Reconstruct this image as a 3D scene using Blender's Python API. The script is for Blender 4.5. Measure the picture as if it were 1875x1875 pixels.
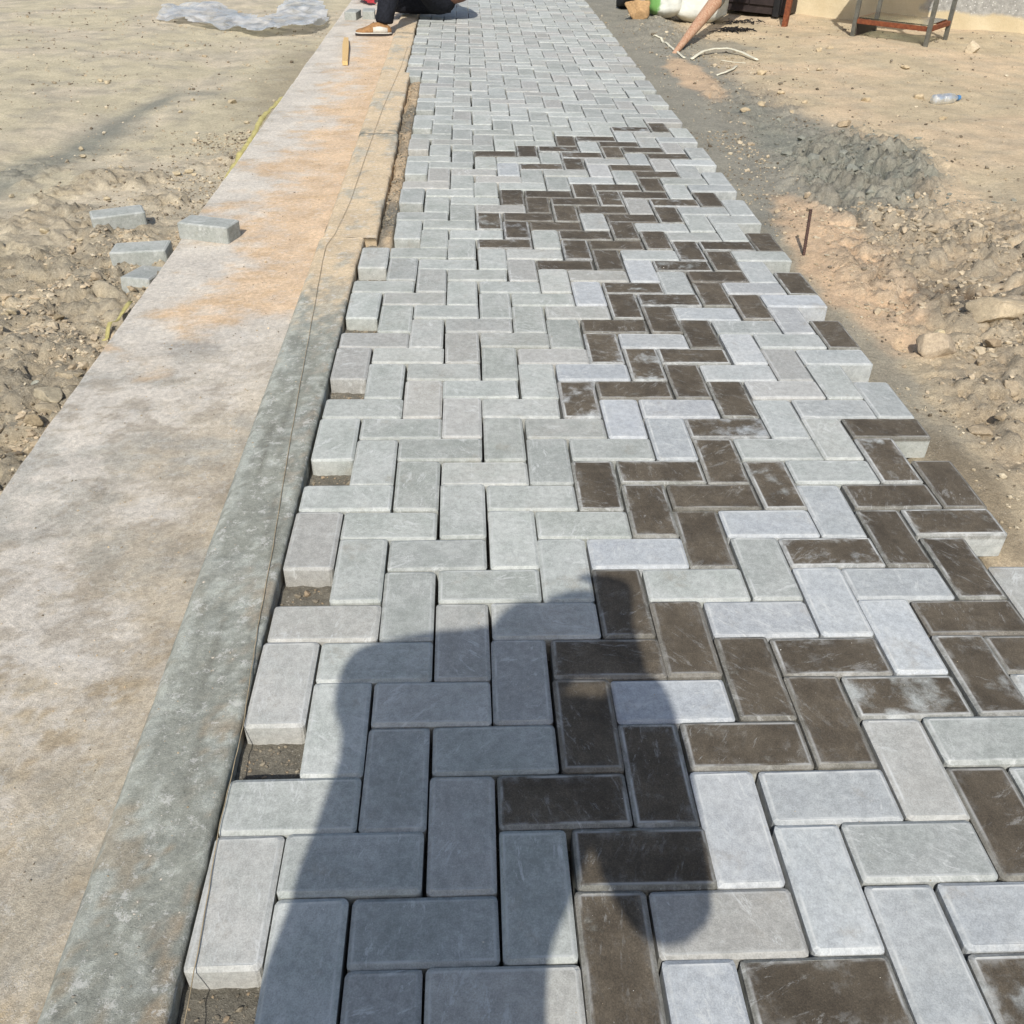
import bpy, bmesh, math, random
import numpy as np
from mathutils import Vector, Matrix, Euler

# ------------------------------------------------------------------ camera, sky, sun, exposure
scene = bpy.context.scene
for o in list(bpy.data.objects):
    bpy.data.objects.remove(o)
COL = scene.collection
CAM = (0.36684, -0.87370, 1.19010)
ROT = (0.957714, -0.024291, -0.042997)
FPX = 1732.38                                   # focal length in pixels of the 1875 px photograph
cam_d = bpy.data.cameras.new('camera'); cam = bpy.data.objects.new('camera', cam_d); COL.objects.link(cam)
cam.location = CAM; cam.rotation_euler = ROT
cam_d.sensor_width = 36.0; cam_d.lens = 36.0 * FPX / 1875.0
cam_d.clip_start = 0.01; cam_d.clip_end = 600.0
scene.camera = cam

SX, SY = 0.18, 1.06                             # ground travel of sunlight per metre of drop
SUN_EL = math.atan2(1.0, math.hypot(SX, SY)); SUN_AZ = math.atan2(-SX, -SY)
world = bpy.data.worlds.new('World'); scene.world = world; world.use_nodes = True
wn = world.node_tree.nodes; wl = world.node_tree.links
sky = wn.new('ShaderNodeTexSky'); sky.sky_type = 'NISHITA'; sky.sun_disc = False
sky.sun_elevation = SUN_EL; sky.sun_rotation = SUN_AZ % (2 * math.pi)
sky.air_density = 1.0; sky.dust_density = 1.6; sky.ozone_density = 0.6
wn['Background'].inputs['Strength'].default_value = 0.125
wl.new(sky.outputs['Color'], wn['Background'].inputs['Color'])
sun_d = bpy.data.lights.new('sun', 'SUN'); sun = bpy.data.objects.new('sun', sun_d); COL.objects.link(sun)
sun_d.energy = 4.2; sun_d.angle = math.radians(0.55); sun_d.color = (1.0, 0.972, 0.925)
sun.rotation_euler = Vector((SX, SY, -1.0)).to_track_quat('-Z', 'Y').to_euler()
sun.location = (-3, -12, 12)
vs = scene.view_settings
vs.view_transform = 'Standard'; vs.look = 'None'; vs.exposure = 0.27; vs.gamma = 1.0; vs.use_curve_mapping = False

rng = np.random.default_rng(11); random.seed(11)

# ------------------------------------------------------------------ helpers
RM = np.array(Euler(ROT).to_matrix())
CP = np.array(CAM)
def ray(px, py):
    d = np.array([(px - 937.5) / FPX, -(py - 937.5) / FPX, -1.0]); return RM @ d
def gp(px, py, z=0.0):                          # where the sight line of a pixel meets height z
    d = ray(px, py); t = (z - CP[2]) / d[2]; return CP + d * t
def yp(px, py, y):                              # ... meets the upright plane at depth y
    d = ray(px, py); t = (y - CP[1]) / d[1]; return CP + d * t
def to_px(P):
    v = (np.atleast_2d(P) - CP) @ RM
    return np.stack([937.5 - FPX * v[:, 0] / v[:, 2], 937.5 + FPX * v[:, 1] / v[:, 2]], 1)

def lin(r, g, b, k=1.0):
    def f(c):
        c /= 255.0
        return c / 12.92 if c <= 0.04045 else ((c + 0.055) / 1.055) ** 2.4
    return np.array([f(r) / k, f(g) / k, f(b) / k])

_T = np.random.default_rng(5).random((256, 256))
_A = _T * 2 * np.pi; _GX, _GY = np.cos(_A), np.sin(_A)
def pn(x, y, seed=0):                           # gradient noise, about -0.7..0.7
    x = np.asarray(x, float) + seed * 17.31; y = np.asarray(y, float) + seed * 9.77
    x0 = np.floor(x).astype(int); y0 = np.floor(y).astype(int)
    fx = x - x0; fy = y - y0
    u = fx * fx * fx * (fx * (fx * 6 - 15) + 10); v = fy * fy * fy * (fy * (fy * 6 - 15) + 10)
    def g(a, b):
        return _GX[(x0 + a) & 255, (y0 + b) & 255] * (fx - a) + _GY[(x0 + a) & 255, (y0 + b) & 255] * (fy - b)
    return (g(0, 0) * (1 - u) + g(1, 0) * u) * (1 - v) + (g(0, 1) * (1 - u) + g(1, 1) * u) * v
def fbm(x, y, seed=0, octs=4, gain=0.5):
    s = 0; a = 1.0; f = 1.0
    for k in range(octs):
        s = s + a * pn(x * f, y * f, seed + k * 3); a *= gain; f *= 2.03
    return s
def ss(a, b, x):
    t = np.clip((x - a) / (b - a), 0, 1); return t * t * (3 - 2 * t)
def worley(x, y, seed=0):                       # distance to nearest and second nearest scattered point
    x = np.asarray(x, float); y = np.asarray(y, float)
    x0 = np.floor(x).astype(int); y0 = np.floor(y).astype(int)
    f1 = np.full(x.shape, 9.0); f2 = np.full(x.shape, 9.0); idv = np.zeros(x.shape)
    for a in (-1, 0, 1):
        for b in (-1, 0, 1):
            ix = (x0 + a + seed * 7) & 255; iy = (y0 + b + seed * 13) & 255
            px = x0 + a + _T[ix, iy]; py = y0 + b + _T[iy, (ix + 91) & 255]
            d = np.hypot(px - x, py - y)
            m = d < f1
            f2 = np.where(m, f1, np.minimum(f2, d)); idv = np.where(m, _T[(ix + 33) & 255, iy], idv); f1 = np.where(m, d, f1)
    return f1, f2, idv

def mesh_obj(name, verts, faces, mat=None, parent=None, smooth=False, col=None, colname='Col'):
    me = bpy.data.meshes.new(name)
    me.from_pydata([tuple(v) for v in verts], [], [tuple(f) for f in faces]); me.update()
    if col is not None:
        at = me.attributes.new(colname, 'FLOAT_COLOR', 'POINT')
        c = np.ones((len(verts), 4), np.float32); c[:, :3] = col
        at.data.foreach_set('color', c.ravel())
    if smooth:
        me.polygons.foreach_set('use_smooth', [True] * len(me.polygons))
    o = bpy.data.objects.new(name, me); COL.objects.link(o)
    if mat: me.materials.append(mat)
    if parent: o.parent = parent
    return o
def grid_obj(name, xs, ys, Z, mat, col=None, parent=None, smooth=True):
    nx, ny = len(xs), len(ys)
    X, Y = np.meshgrid(xs, ys)
    V = np.stack([X, Y, Z], -1).reshape(-1, 3).astype(np.float32)
    i = np.arange(nx - 1); j = np.arange(ny - 1)
    a = (j[:, None] * nx + i[None]).ravel()
    F = np.stack([a, a + 1, a + nx + 1, a + nx], 1).astype(np.int32)
    me = bpy.data.meshes.new(name)
    me.vertices.add(len(V)); me.vertices.foreach_set('co', V.ravel())
    me.loops.add(F.size); me.loops.foreach_set('vertex_index', F.ravel())
    me.polygons.add(len(F)); me.polygons.foreach_set('loop_start', np.arange(0, F.size, 4, dtype=np.int32))
    me.polygons.foreach_set('use_smooth', np.full(len(F), smooth))
    me.update(calc_edges=True); me.validate()
    if col is not None:
        at = me.attributes.new('Col', 'FLOAT_COLOR', 'POINT')
        c = np.ones((len(V), 4), np.float32); c[:, :col.shape[-1]] = col.reshape(len(V), -1); at.data.foreach_set('color', c.ravel())
    o = bpy.data.objects.new(name, me); COL.objects.link(o); me.materials.append(mat)
    if parent: o.parent = parent
    return o
def empty(name, loc=(0, 0, 0), rz=0):
    o = bpy.data.objects.new(name, None); COL.objects.link(o); o.location = loc; o.rotation_euler = (0, 0, rz)
    o.empty_display_size = 0.1; return o
def tag(o, label=None, cat=None, group=None, kind=None):
    if label: o['label'] = label
    if cat: o['category'] = cat
    if group: o['group'] = group
    if kind: o['kind'] = kind
    return o
def bm_obj(name, bm, mat, parent=None, smooth=False):
    me = bpy.data.meshes.new(name); bm.to_mesh(me); bm.free()
    if smooth: me.polygons.foreach_set('use_smooth', [True] * len(me.polygons))
    o = bpy.data.objects.new(name, me); COL.objects.link(o)
    if mat: me.materials.append(mat)
    if parent: o.parent = parent
    return o
def box_bm(bm, size, M, bevel=0.0):
    r = bmesh.ops.create_cube(bm, size=1.0, matrix=M @ Matrix.Diagonal((*size, 1)))
    if bevel:
        es = list({e for v in r['verts'] for e in v.link_edges})
        bmesh.ops.bevel(bm, geom=es, offset=bevel, segments=2, affect='EDGES', profile=0.5)
def beam(name, a, b, w, h, mat, parent=None, bevel=0.002, up=(0, 0, 1)):
    a, b = Vector(a), Vector(b); d = b - a
    q = d.to_track_quat('Z', 'Y'); bm = bmesh.new()
    box_bm(bm, (w, h, d.length), Matrix.Translation((a + b) / 2) @ q.to_matrix().to_4x4(), bevel)
    return bm_obj(name, bm, mat, parent)
def tube(name, pts, radii, mat, parent=None, n=10, flat=1.0, caps=True, smooth=True):
    pts = [Vector(p) for p in pts]
    if not hasattr(radii, '__len__'): radii = [radii] * len(pts)
    V, F = [], []
    prev = None
    for k, p in enumerate(pts):
        t = (pts[min(k + 1, len(pts) - 1)] - pts[max(k - 1, 0)]).normalized()
        ref = Vector((0, 0, 1)) if abs(t.z) < 0.9 else Vector((1, 0, 0))
        s = t.cross(ref).normalized(); u = s.cross(t).normalized()
        for q in range(n):
            a = 2 * math.pi * q / n
            V.append(p + s * math.cos(a) * radii[k] + u * math.sin(a) * radii[k] * flat)
    for k in range(len(pts) - 1):
        for q in range(n):
            F.append((k * n + q, k * n + (q + 1) % n, (k + 1) * n + (q + 1) % n, (k + 1) * n + q))
    if caps:
        F.append(tuple(range(n - 1, -1, -1))); F.append(tuple(range((len(pts) - 1) * n, len(pts) * n)))
    return mesh_obj(name, V, F, mat, parent, smooth)

# ------------------------------------------------------------------ materials
def new_mat(name):
    m = bpy.data.materials.new(name); m.use_nodes = True
    nt = m.node_tree; b = nt.nodes['Principled BSDF']
    return m, nt, b
class NT:                                       # small wrapper for writing node graphs
    def __init__(s, nt): s.nt = nt
    def n(s, t, **kw):
        x = s.nt.nodes.new(t)
        for k, v in kw.items(): setattr(x, k, v)
        return x
    def link(s, a, b): s.nt.links.new(a, b)
    def val(s, v, sock):
        if isinstance(v, (int, float)): sock.default_value = v
        elif isinstance(v, (tuple, list, np.ndarray)):
            v = list(v); sock.default_value = (v + [1.0])[:4] if len(sock.default_value) == 4 else v[:3]
        else: s.link(v, sock)
    def math(s, op, a, b=0.0, c=0.0, clamp=False):
        x = s.n('ShaderNodeMath', operation=op); x.use_clamp = clamp
        s.val(a, x.inputs[0]); s.val(b, x.inputs[1])
        if len(x.inputs) > 2: s.val(c, x.inputs[2])
        return x.outputs[0]
    def mix(s, f, a, b, mode='MIX'):
        x = s.n('ShaderNodeMix', data_type='RGBA', blend_type=mode)
        s.val(f, x.inputs[0]); s.val(a, x.inputs[6]); s.val(b, x.inputs[7]); return x.outputs[2]
    def noise(s, vec, scale, detail=3.0, rough=0.55, dist=0.0):
        x = s.n('ShaderNodeTexNoise'); x.inputs['Scale'].default_value = scale
        x.inputs['Detail'].default_value = detail; x.inputs['Roughness'].default_value = rough
        x.inputs['Distortion'].default_value = dist
        if vec is not None: s.link(vec, x.inputs['Vector'])
        return x.outputs['Fac']
    def vor(s, vec, scale, feature='F1'):
        x = s.n('ShaderNodeTexVoronoi', feature=feature); x.inputs['Scale'].default_value = scale
        if vec is not None: s.link(vec, x.inputs['Vector'])
        return x.outputs['Distance']
    def ramp(s, f, a, b):                       # smoothstep a..b
        x = s.n('ShaderNodeMapRange', interpolation_type='SMOOTHSTEP')
        s.val(f, x.inputs[0]); s.val(a, x.inputs[1]); s.val(b, x.inputs[2]); return x.outputs[0]
    def bump(s, h, strength, dist, nrm=None):
        x = s.n('ShaderNodeBump'); x.inputs['Strength'].default_value = strength; x.inputs['Distance'].default_value = dist
        s.link(h, x.inputs['Height'])
        if nrm is not None: s.link(nrm, x.inputs['Normal'])
        return x.outputs[0]

K = 1.38                                        # how bright full sun shows a surface of albedo 1
def paver_mat(name, source):
    m, nt, b = new_mat(name); N = NT(nt)
    if source == 'OBJECT':
        oi = N.n('ShaderNodeObjectInfo'); colr = oi.outputs['Color']; alpha = oi.outputs['Alpha']
    else:
        at = N.n('ShaderNodeAttribute', attribute_name='Col'); colr = at.outputs['Color']; alpha = at.outputs['Alpha']
    sep = N.n('ShaderNodeSeparateColor'); N.link(colr, sep.inputs[0])
    R, G, B = sep.outputs
    uv = N.n('ShaderNodeUVMap', uv_map='UVMap'); su = N.n('ShaderNodeSeparateXYZ'); N.link(uv.outputs[0], su.inputs[0])
    geo = N.n('ShaderNodeNewGeometry'); sp = N.n('ShaderNodeSeparateXYZ'); N.link(geo.outputs['Position'], sp.inputs[0])
    u, v, z = su.outputs[0], su.outputs[1], sp.outputs[2]
    vec = N.n('ShaderNodeCombineXYZ'); N.link(u, vec.inputs[0]); N.link(v, vec.inputs[1]); N.link(N.math('ADD', N.math('MULTIPLY', B, 61.0), z), vec.inputs[2])
    P = vec.outputs[0]
    d = N.math('MINIMUM', N.math('SUBTRACT', 0.1017, N.math('ABSOLUTE', u)), N.math('SUBTRACT', 0.0505, N.math('ABSOLUTE', v)))
    n1 = N.noise(P, 11, 4, 0.6); n2 = N.noise(P, 70, 6, 0.72); n3 = N.noise(P, 420, 4, 0.75); n4 = N.noise(P, 15, 5, 0.62, 0.15)
    # greys
    grey = N.mix(N.ramp(n1, 0.3, 0.7), tuple(lin(170, 173, 163, K)), tuple(lin(190, 191, 182, K)))
    warm = N.ramp(N.math('ADD', N.math('MULTIPLY', n4, 0.5), N.math('FRACT', N.math('MULTIPLY', B, 7.3))), 0.75, 1.25)
    grey = N.mix(N.math('MULTIPLY', warm, 0.65), grey, tuple(lin(184, 178, 168, K)))
    grey = N.mix(N.math('MULTIPLY', alpha, 0.85), grey, N.mix(n4, tuple(lin(172, 176, 183, K)), tuple(lin(206, 208, 206, K))))
    tone = N.math('ADD', 0.84, N.math('MULTIPLY', N.math('FRACT', N.math('MULTIPLY', B, 13.7)), 0.26))
    # brown face mix, worn through to grey where the paver is patchy
    brown = N.mix(N.ramp(n1, 0.35, 0.65), tuple(lin(84, 75, 62, K)), tuple(lin(102, 92, 77, K)))
    brown = N.mix(N.math('MULTIPLY', N.ramp(n3, 0.62, 0.78), 0.45), brown, tuple(lin(170, 150, 125, K)))
    pm = N.math('SUBTRACT', N.math('MULTIPLY', n4, 2.0), 0.5)
    pat = N.ramp(pm, N.math('SUBTRACT', 0.72, R), N.math('SUBTRACT', 1.22, R))
    pat = N.math('MULTIPLY', pat, N.ramp(R, 0.02, 0.1))
    top = N.ramp(N.math('ADD', z, N.math('MULTIPLY', n2, 0.006)), -0.014, -0.007)
    pat = N.math('MULTIPLY', pat, top)
    nz = N.n('ShaderNodeSeparateXYZ'); N.link(geo.outputs['True Normal'], nz.inputs[0])
    cham = N.ramp(d, 0.0070, 0.0058)
    pat = N.math('MULTIPLY', pat, N.math('SUBTRACT', 1.0, N.math('MULTIPLY', cham, N.math('ADD', 0.12, N.math('MULTIPLY', G, 0.5)))))
    c = N.mix(pat, grey, brown)
    tn = N.n('ShaderNodeVectorMath', operation='SCALE'); N.link(c, tn.inputs[0]); N.link(tone, tn.inputs['Scale']); c = tn.outputs[0]
    # mottling, efflorescence along the arris, pale dust and scuffs
    c = N.mix(0.5, c, N.mix(N.ramp(n2, 0.3, 0.7), (0.70, 0.70, 0.70), (1.28, 1.28, 1.28)), 'MULTIPLY')
    c = N.mix(N.math('ADD', 0.42, N.math('MULTIPLY', pat, 0.35)), c, N.mix(N.ramp(n3, 0.32, 0.68), (0.62, 0.62, 0.62), (1.34, 1.34, 1.34)), 'MULTIPLY')
    ed = N.math('DIVIDE', N.math('SUBTRACT', d, 0.0076), 0.0021)
    ed = N.math('POWER', 2.718, N.math('MULTIPLY', N.math('MULTIPLY', ed, ed), -1.0))
    ed = N.math('MULTIPLY', N.math('MULTIPLY', ed, N.ramp(n4, 0.32, 0.62)), N.math('MULTIPLY', N.math('ADD', G, 0.25), 0.8))
    wide = N.math('MULTIPLY', N.ramp(d, 0.026, 0.004), N.math('MULTIPLY', N.ramp(N.noise(P, 38, 5, 0.7), 0.46, 0.7), N.math('MULTIPLY', G, 0.5)))
    pale = tuple(lin(222, 222, 216, K))
    c = N.mix(N.math('MAXIMUM', ed, wide), c, pale)
    sm = N.n('ShaderNodeMapping'); sm.inputs['Rotation'].default_value = (0, 0, 0.6); sm.inputs['Scale'].default_value = (22, 130, 1); N.link(P, sm.inputs[0])
    rv = N.n('ShaderNodeVectorRotate', rotation_type='Z_AXIS'); N.link(P, rv.inputs['Vector']); N.link(N.math('MULTIPLY', B, 40.0), rv.inputs['Angle']); N.link(rv.outputs[0], sm.inputs[0])
    scr = N.math('MULTIPLY', N.ramp(N.noise(sm.outputs[0], 1.0, 5, 0.7, 1.2), 0.63, 0.68), N.ramp(n1, 0.48, 0.62))
    c = N.mix(N.math('MULTIPLY', scr, N.math('SUBTRACT', 0.6, N.math('MULTIPLY', pat, 0.35))), c, pale)
    dust = N.ramp(N.noise(P, 21, 8, 0.8), 0.54, 0.70)
    c = N.mix(N.math('MULTIPLY', N.math('MULTIPLY', dust, N.math('SUBTRACT', 1.0, N.math('MULTIPLY', pat, 0.6))), N.math('ADD', 0.26, N.math('MULTIPLY', alpha, 0.35))), c, pale)
    smv = N.n('ShaderNodeMapping'); smv.inputs['Scale'].default_value = (1.0, 3.2, 1.0); N.link(rv.outputs[0], smv.inputs[0])
    smear = N.math('MULTIPLY', N.ramp(N.noise(smv.outputs[0], 16, 9, 0.82, 0.5), 0.55, 0.61), N.ramp(N.noise(P, 6, 2, 0.5), 0.42, 0.58))
    c = N.mix(N.math('MULTIPLY', smear, N.math('SUBTRACT', 0.6, N.math('MULTIPLY', pat, 0.38))), c, pale)
    dirt = N.math('MULTIPLY', N.ramp(N.noise(P, 9, 7, 0.75), 0.56, 0.72), 0.35)
    c = N.mix(N.math('MULTIPLY', dirt, N.math('SUBTRACT', 1.0, N.math('MULTIPLY', pat, 0.75))), c, tuple(lin(150, 138, 118, K)))
    pore = N.ramp(N.vor(P, 150), 0.1, 0.05)
    c = N.mix(N.math('MULTIPLY', pore, N.math('MULTIPLY', N.ramp(n1, 0.5, 0.65), 0.6)), c, (0.06, 0.055, 0.05))
    fl = N.math('MULTIPLY', N.ramp(N.vor(P, 90), 0.07, 0.03), 0.8)
    c = N.mix(N.math('MULTIPLY', fl, N.ramp(n2, 0.5, 0.6)), c, pale)
    N.link(c, b.inputs['Base Color'])
    b.inputs['Roughness'].default_value = 0.86; b.inputs['Specular IOR Level'].default_value = 0.3
    side = N.math('SUBTRACT', 1.0, N.math('ABSOLUTE', nz.outputs[2]))
    h = N.math('ADD', N.math('MULTIPLY', n3, 0.5), N.math('MULTIPLY', n2, N.math('ADD', 0.8, N.math('MULTIPLY', side, 2.5))))
    h = N.math('SUBTRACT', h, N.math('MULTIPLY', pore, 0.5))
    N.link(N.bump(h, 0.35, 0.0022), b.inputs['Normal'])
    return m
M_PAVER = paver_mat('concrete_paver', 'OBJECT'); M_FIELD = paver_mat('concrete_paver_far', 'ATTR')

def soil_mat(name, fine=1.0, bumpd=0.010, rough=0.95, speck=0.55, fleck=0.6, scuff=0.0):
    m, nt, b = new_mat(name); N = NT(nt)
    at = N.n('ShaderNodeAttribute', attribute_name='Col')
    geo = N.n('ShaderNodeNewGeometry'); P = geo.outputs['Position']
    a = N.noise(P, 7, 5, 0.65); c1 = N.noise(P, 70, 7, 0.78); c2 = N.noise(P, 330 * fine, 4, 0.75)
    c = N.mix(0.5, at.outputs['Color'], N.mix(N.ramp(a, 0.25, 0.75), (0.72, 0.72, 0.73), (1.26, 1.25, 1.23)), 'MULTIPLY')
    c = N.mix(0.6, c, N.mix(N.ramp(c1, 0.28, 0.72), (0.6, 0.6, 0.6), (1.35, 1.35, 1.35)), 'MULTIPLY')
    c = N.mix(speck, c, N.mix(N.ramp(c2, 0.25, 0.75), (0.45, 0.44, 0.42), (1.5, 1.5, 1.5)), 'MULTIPLY')
    gr = N.vor(P, 260 * fine)
    c = N.mix(N.math('MULTIPLY', N.ramp(gr, 0.2, 0.08), 0.3), c, (0.62, 0.58, 0.5))
    fk = N.math('MULTIPLY', N.ramp(N.vor(P, 95), 0.16, 0.10), N.ramp(c1, 0.5, 0.62))
    c = N.mix(N.math('MULTIPLY', fk, fleck), c, (0.10, 0.085, 0.065))
    fw = N.math('MULTIPLY', N.ramp(N.vor(P, 140 * fine), 0.17, 0.11), N.ramp(N.noise(P, 13, 3), 0.5, 0.62))
    c = N.mix(N.math('MULTIPLY', fw, 0.65), c, (0.66, 0.62, 0.54))
    sharp = N.ramp(N.noise(P, 26, 9, 0.85), 0.55, 0.59)
    c = N.mix(N.math('MULTIPLY', sharp, scuff), c, (0.58, 0.56, 0.51))
    N.link(c, b.inputs['Base Color']); b.inputs['Roughness'].default_value = rough; b.inputs['Specular IOR Level'].default_value = 0.15
    h = N.math('ADD', N.math('MULTIPLY', c1, 1.0), N.math('MULTIPLY', c2, 0.35))
    h = N.math('SUBTRACT', h, N.math('MULTIPLY', N.ramp(gr, 0.05, 0.35), 0.12))
    rgh = N.math('SUBTRACT', 1.0, at.outputs['Alpha'])
    h = N.math('ADD', h, N.math('MULTIPLY', rgh, N.math('MULTIPLY', N.noise(P, 34, 7, 0.78), 3.2)))
    N.link(N.bump(h, 0.7, bumpd), b.inputs['Normal'])
    return m
M_SOIL = soil_mat('soil'); M_SLAB = soil_mat('dusty_concrete', 1.4, 0.006, 0.92, 0.5, 0.55, 0.28); M_KERB = soil_mat('kerb_concrete', 1.6, 0.0045, 0.9, 0.5, 0.45, 0.5)
M_BED = soil_mat('bedding_mortar', 1.0, 0.012, 0.95, 0.5); M_STONE = soil_mat('stone', 1.0, 0.004, 0.9, 0.35); M_GRAVEL = soil_mat('gravel', 2.0, 0.002, 0.95, 0.2)

def plain(name, col, rough=0.7, spec=0.3, metal=0.0, var=0.25, scale=40, bump=0.2, dist=0.002, col2=None, stretch=None):
    m, nt, b = new_mat(name); N = NT(nt)
    tc = N.n('ShaderNodeTexCoord'); P = tc.outputs['Object']
    if stretch:
        mp = N.n('ShaderNodeMapping'); mp.inputs['Scale'].default_value = stretch; N.link(P, mp.inputs[0]); P = mp.outputs[0]
    n = N.noise(P, scale, 5, 0.65); n2 = N.noise(P, scale * 6, 3, 0.6)
    c2 = col2 if col2 is not None else tuple(np.clip(np.array(col) * (1 + var), 0, 0.95))
    c = N.mix(N.ramp(n, 0.3, 0.7), tuple(np.array(col) * (1 - var)) if col2 is None else tuple(col), c2)
    c = N.mix(var, c, N.mix(n2, (0.6, 0.6, 0.6), (1.4, 1.4, 1.4)), 'MULTIPLY')
    N.link(c, b.inputs['Base Color']); b.inputs['Roughness'].default_value = rough
    b.inputs['Specular IOR Level'].default_value = spec; b.inputs['Metallic'].default_value = metal
    N.link(N.bump(N.math('ADD', n, N.math('MULTIPLY', n2, 0.4)), bump, dist), b.inputs['Normal'])
    return m
M_STRING = plain('twine', lin(176, 158, 128, K), 0.9, 0.1)
M_STRAP = plain('yellow_webbing', lin(198, 186, 122, K), 0.85, 0.15, var=0.2)
M_WOOD = plain('pine_offcut', lin(226, 190, 130, K), 0.7, 0.25, var=0.18, scale=8, stretch=(14, 14, 1.2))
M_POST = plain('weathered_post', lin(178, 128, 98, K), 0.85, 0.15, var=0.3, scale=14, stretch=(6, 6, 2.5), bump=0.6, dist=0.006, col2=tuple(lin(212, 178, 148, K)))
M_RUST = plain('rusty_steel', lin(112, 62, 42, K), 0.85, 0.3, 0.2, 0.35, 45, 0.5, 0.002, col2=tuple(lin(150, 88, 56, K)))
M_REBAR = plain('rebar_steel', lin(96, 74, 66, K), 0.75, 0.35, 0.3, 0.35, 90, 0.4, 0.001)
M_STEEL = plain('grey_steel', lin(120, 118, 108, K), 0.5, 0.5, 0.5, 0.25, 30, 0.15)
M_DARK = plain('dark_sheet', lin(52, 42, 40, K), 0.6, 0.4, 0.0, 0.3, 20, 0.2)
M_BLACK = plain('black_paint', lin(30, 30, 32, K), 0.55, 0.4, 0.0, 0.3, 20, 0.2)
M_DENIM = plain('black_denim', (0.010, 0.011, 0.015), 0.9, 0.2, 0.0, 0.4, 60, 0.3, 0.003)
M_JACKET = plain('brown_jacket', lin(128, 92, 74, K), 0.75, 0.3, 0.0, 0.25, 30, 0.3, 0.004)
M_SKIN = plain('skin', lin(170, 125, 98, K), 0.55, 0.35, 0.0, 0.08, 30, 0.1)
M_HAIR = plain('hair', (0.012, 0.01, 0.009), 0.6, 0.4, 0.0, 0.4, 60, 0.6, 0.004)
M_TAN = plain('tan_suede', lin(158, 120, 80, K), 0.85, 0.2, 0.0, 0.22, 60, 0.3)
M_WHITE = plain('white_rubber', lin(214, 208, 194, K), 0.6, 0.3, 0.0, 0.08, 40, 0.1)
M_SOLE = plain('dark_sole', lin(58, 50, 44, K), 0.7, 0.3)
M_SHIRT = plain('blue_shirt', lin(88, 104, 128, K), 0.85, 0.2)
M_PHONE = plain('phone_shell', (0.02, 0.02, 0.022), 0.25, 0.5, 0.0, 0.1, 30, 0.02)
M_RED = plain('red_cloth', lin(186, 62, 66, K), 0.85, 0.2, 0.0, 0.25, 30, 0.4, 0.004)
M_HOSE = plain('pale_hose', lin(226, 220, 196, K), 0.5, 0.4, 0.0, 0.12, 40, 0.1)
M_TWIG = plain('charred_twig', (0.02, 0.018, 0.017), 0.9, 0.15)
def sack_mat():
    m, nt, b = new_mat('woven_sack'); N = NT(nt)
    tc = N.n('ShaderNodeTexCoord'); P = tc.outputs['Object']; s = N.n('ShaderNodeSeparateXYZ'); N.link(P, s.inputs[0])
    oi = N.n('ShaderNodeObjectInfo'); ac = N.n('ShaderNodeSeparateColor'); N.link(oi.outputs['Color'], ac.inputs[0])
    w = N.n('ShaderNodeTexWave', wave_type='BANDS', bands_direction='Z'); w.inputs['Scale'].default_value = 60; N.link(P, w.inputs[0])
    n = N.noise(P, 9, 5, 0.65)
    c = N.mix(N.ramp(n, 0.35, 0.7), tuple(lin(214, 216, 206, K)), tuple(lin(238, 238, 226, K)))
    gm = N.math('MULTIPLY', N.ramp(N.math('ADD', s.outputs[0], N.math('MULTIPLY', n, 0.08)), -0.06, -0.085), ac.outputs[0])
    c = N.mix(gm, c, tuple(lin(120, 172, 92, K)))
    c = N.mix(N.math('MULTIPLY', N.ramp(N.math('ADD', s.outputs[2], N.math('MULTIPLY', n, 0.2)), 0.22, 0.05), 0.55), c, tuple(lin(170, 155, 130, K)))
    N.link(c, b.inputs['Base Color']); b.inputs['Roughness'].default_value = 0.6; b.inputs['Specular IOR Level'].default_value = 0.35
    N.link(N.bump(N.math('ADD', n, N.math('MULTIPLY', w.outputs['Fac'], 0.05)), 0.5, 0.02), b.inputs['Normal'])
    return m
M_SACK = sack_mat()
def film_mat():
    m, nt, b = new_mat('plastic_film'); N = NT(nt); nt.nodes.remove(b)
    out = nt.nodes['Material Output']
    tr = N.n('ShaderNodeBsdfTransparent'); tr.inputs[0].default_value = (0.93, 0.95, 0.95, 1)
    gl = N.n('ShaderNodeBsdfGlossy'); gl.inputs['Roughness'].default_value = 0.3; gl.inputs[0].default_value = (0.9, 0.92, 0.93, 1)
    df = N.n('ShaderNodeBsdfTranslucent'); df.inputs[0].default_value = (0.92, 0.93, 0.92, 1)
    d2 = N.n('ShaderNodeBsdfDiffuse'); d2.inputs[0].default_value = (0.9, 0.9, 0.89, 1)
    tc = N.n('ShaderNodeTexCoord'); n = N.noise(tc.outputs['Object'], 7, 4, 0.6, 0.8)
    bp = N.bump(n, 1.0, 0.05); N.link(bp, gl.inputs['Normal'])
    a = N.n('ShaderNodeMixShader'); a.inputs[0].default_value = 0.5; N.link(df.outputs[0], a.inputs[1]); N.link(d2.outputs[0], a.inputs[2])
    bb = N.n('ShaderNodeMixShader'); N.link(N.math('ADD', N.math('MULTIPLY', n, 1.5), -0.25, 0.0, True), bb.inputs[0]); N.link(tr.outputs[0], bb.inputs[1]); N.link(a.outputs[0], bb.inputs[2])
    fr = N.n('ShaderNodeFresnel'); fr.inputs[0].default_value = 1.5; N.link(bp, fr.inputs['Normal'])
    cc = N.n('ShaderNodeMixShader'); N.link(N.math('MULTIPLY', fr.outputs[0], 0.7), cc.inputs[0]); N.link(bb.outputs[0], cc.inputs[1]); N.link(gl.outputs[0], cc.inputs[2])
    N.link(cc.outputs[0], out.inputs['Surface']); return m
M_FILM = film_mat()
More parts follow.
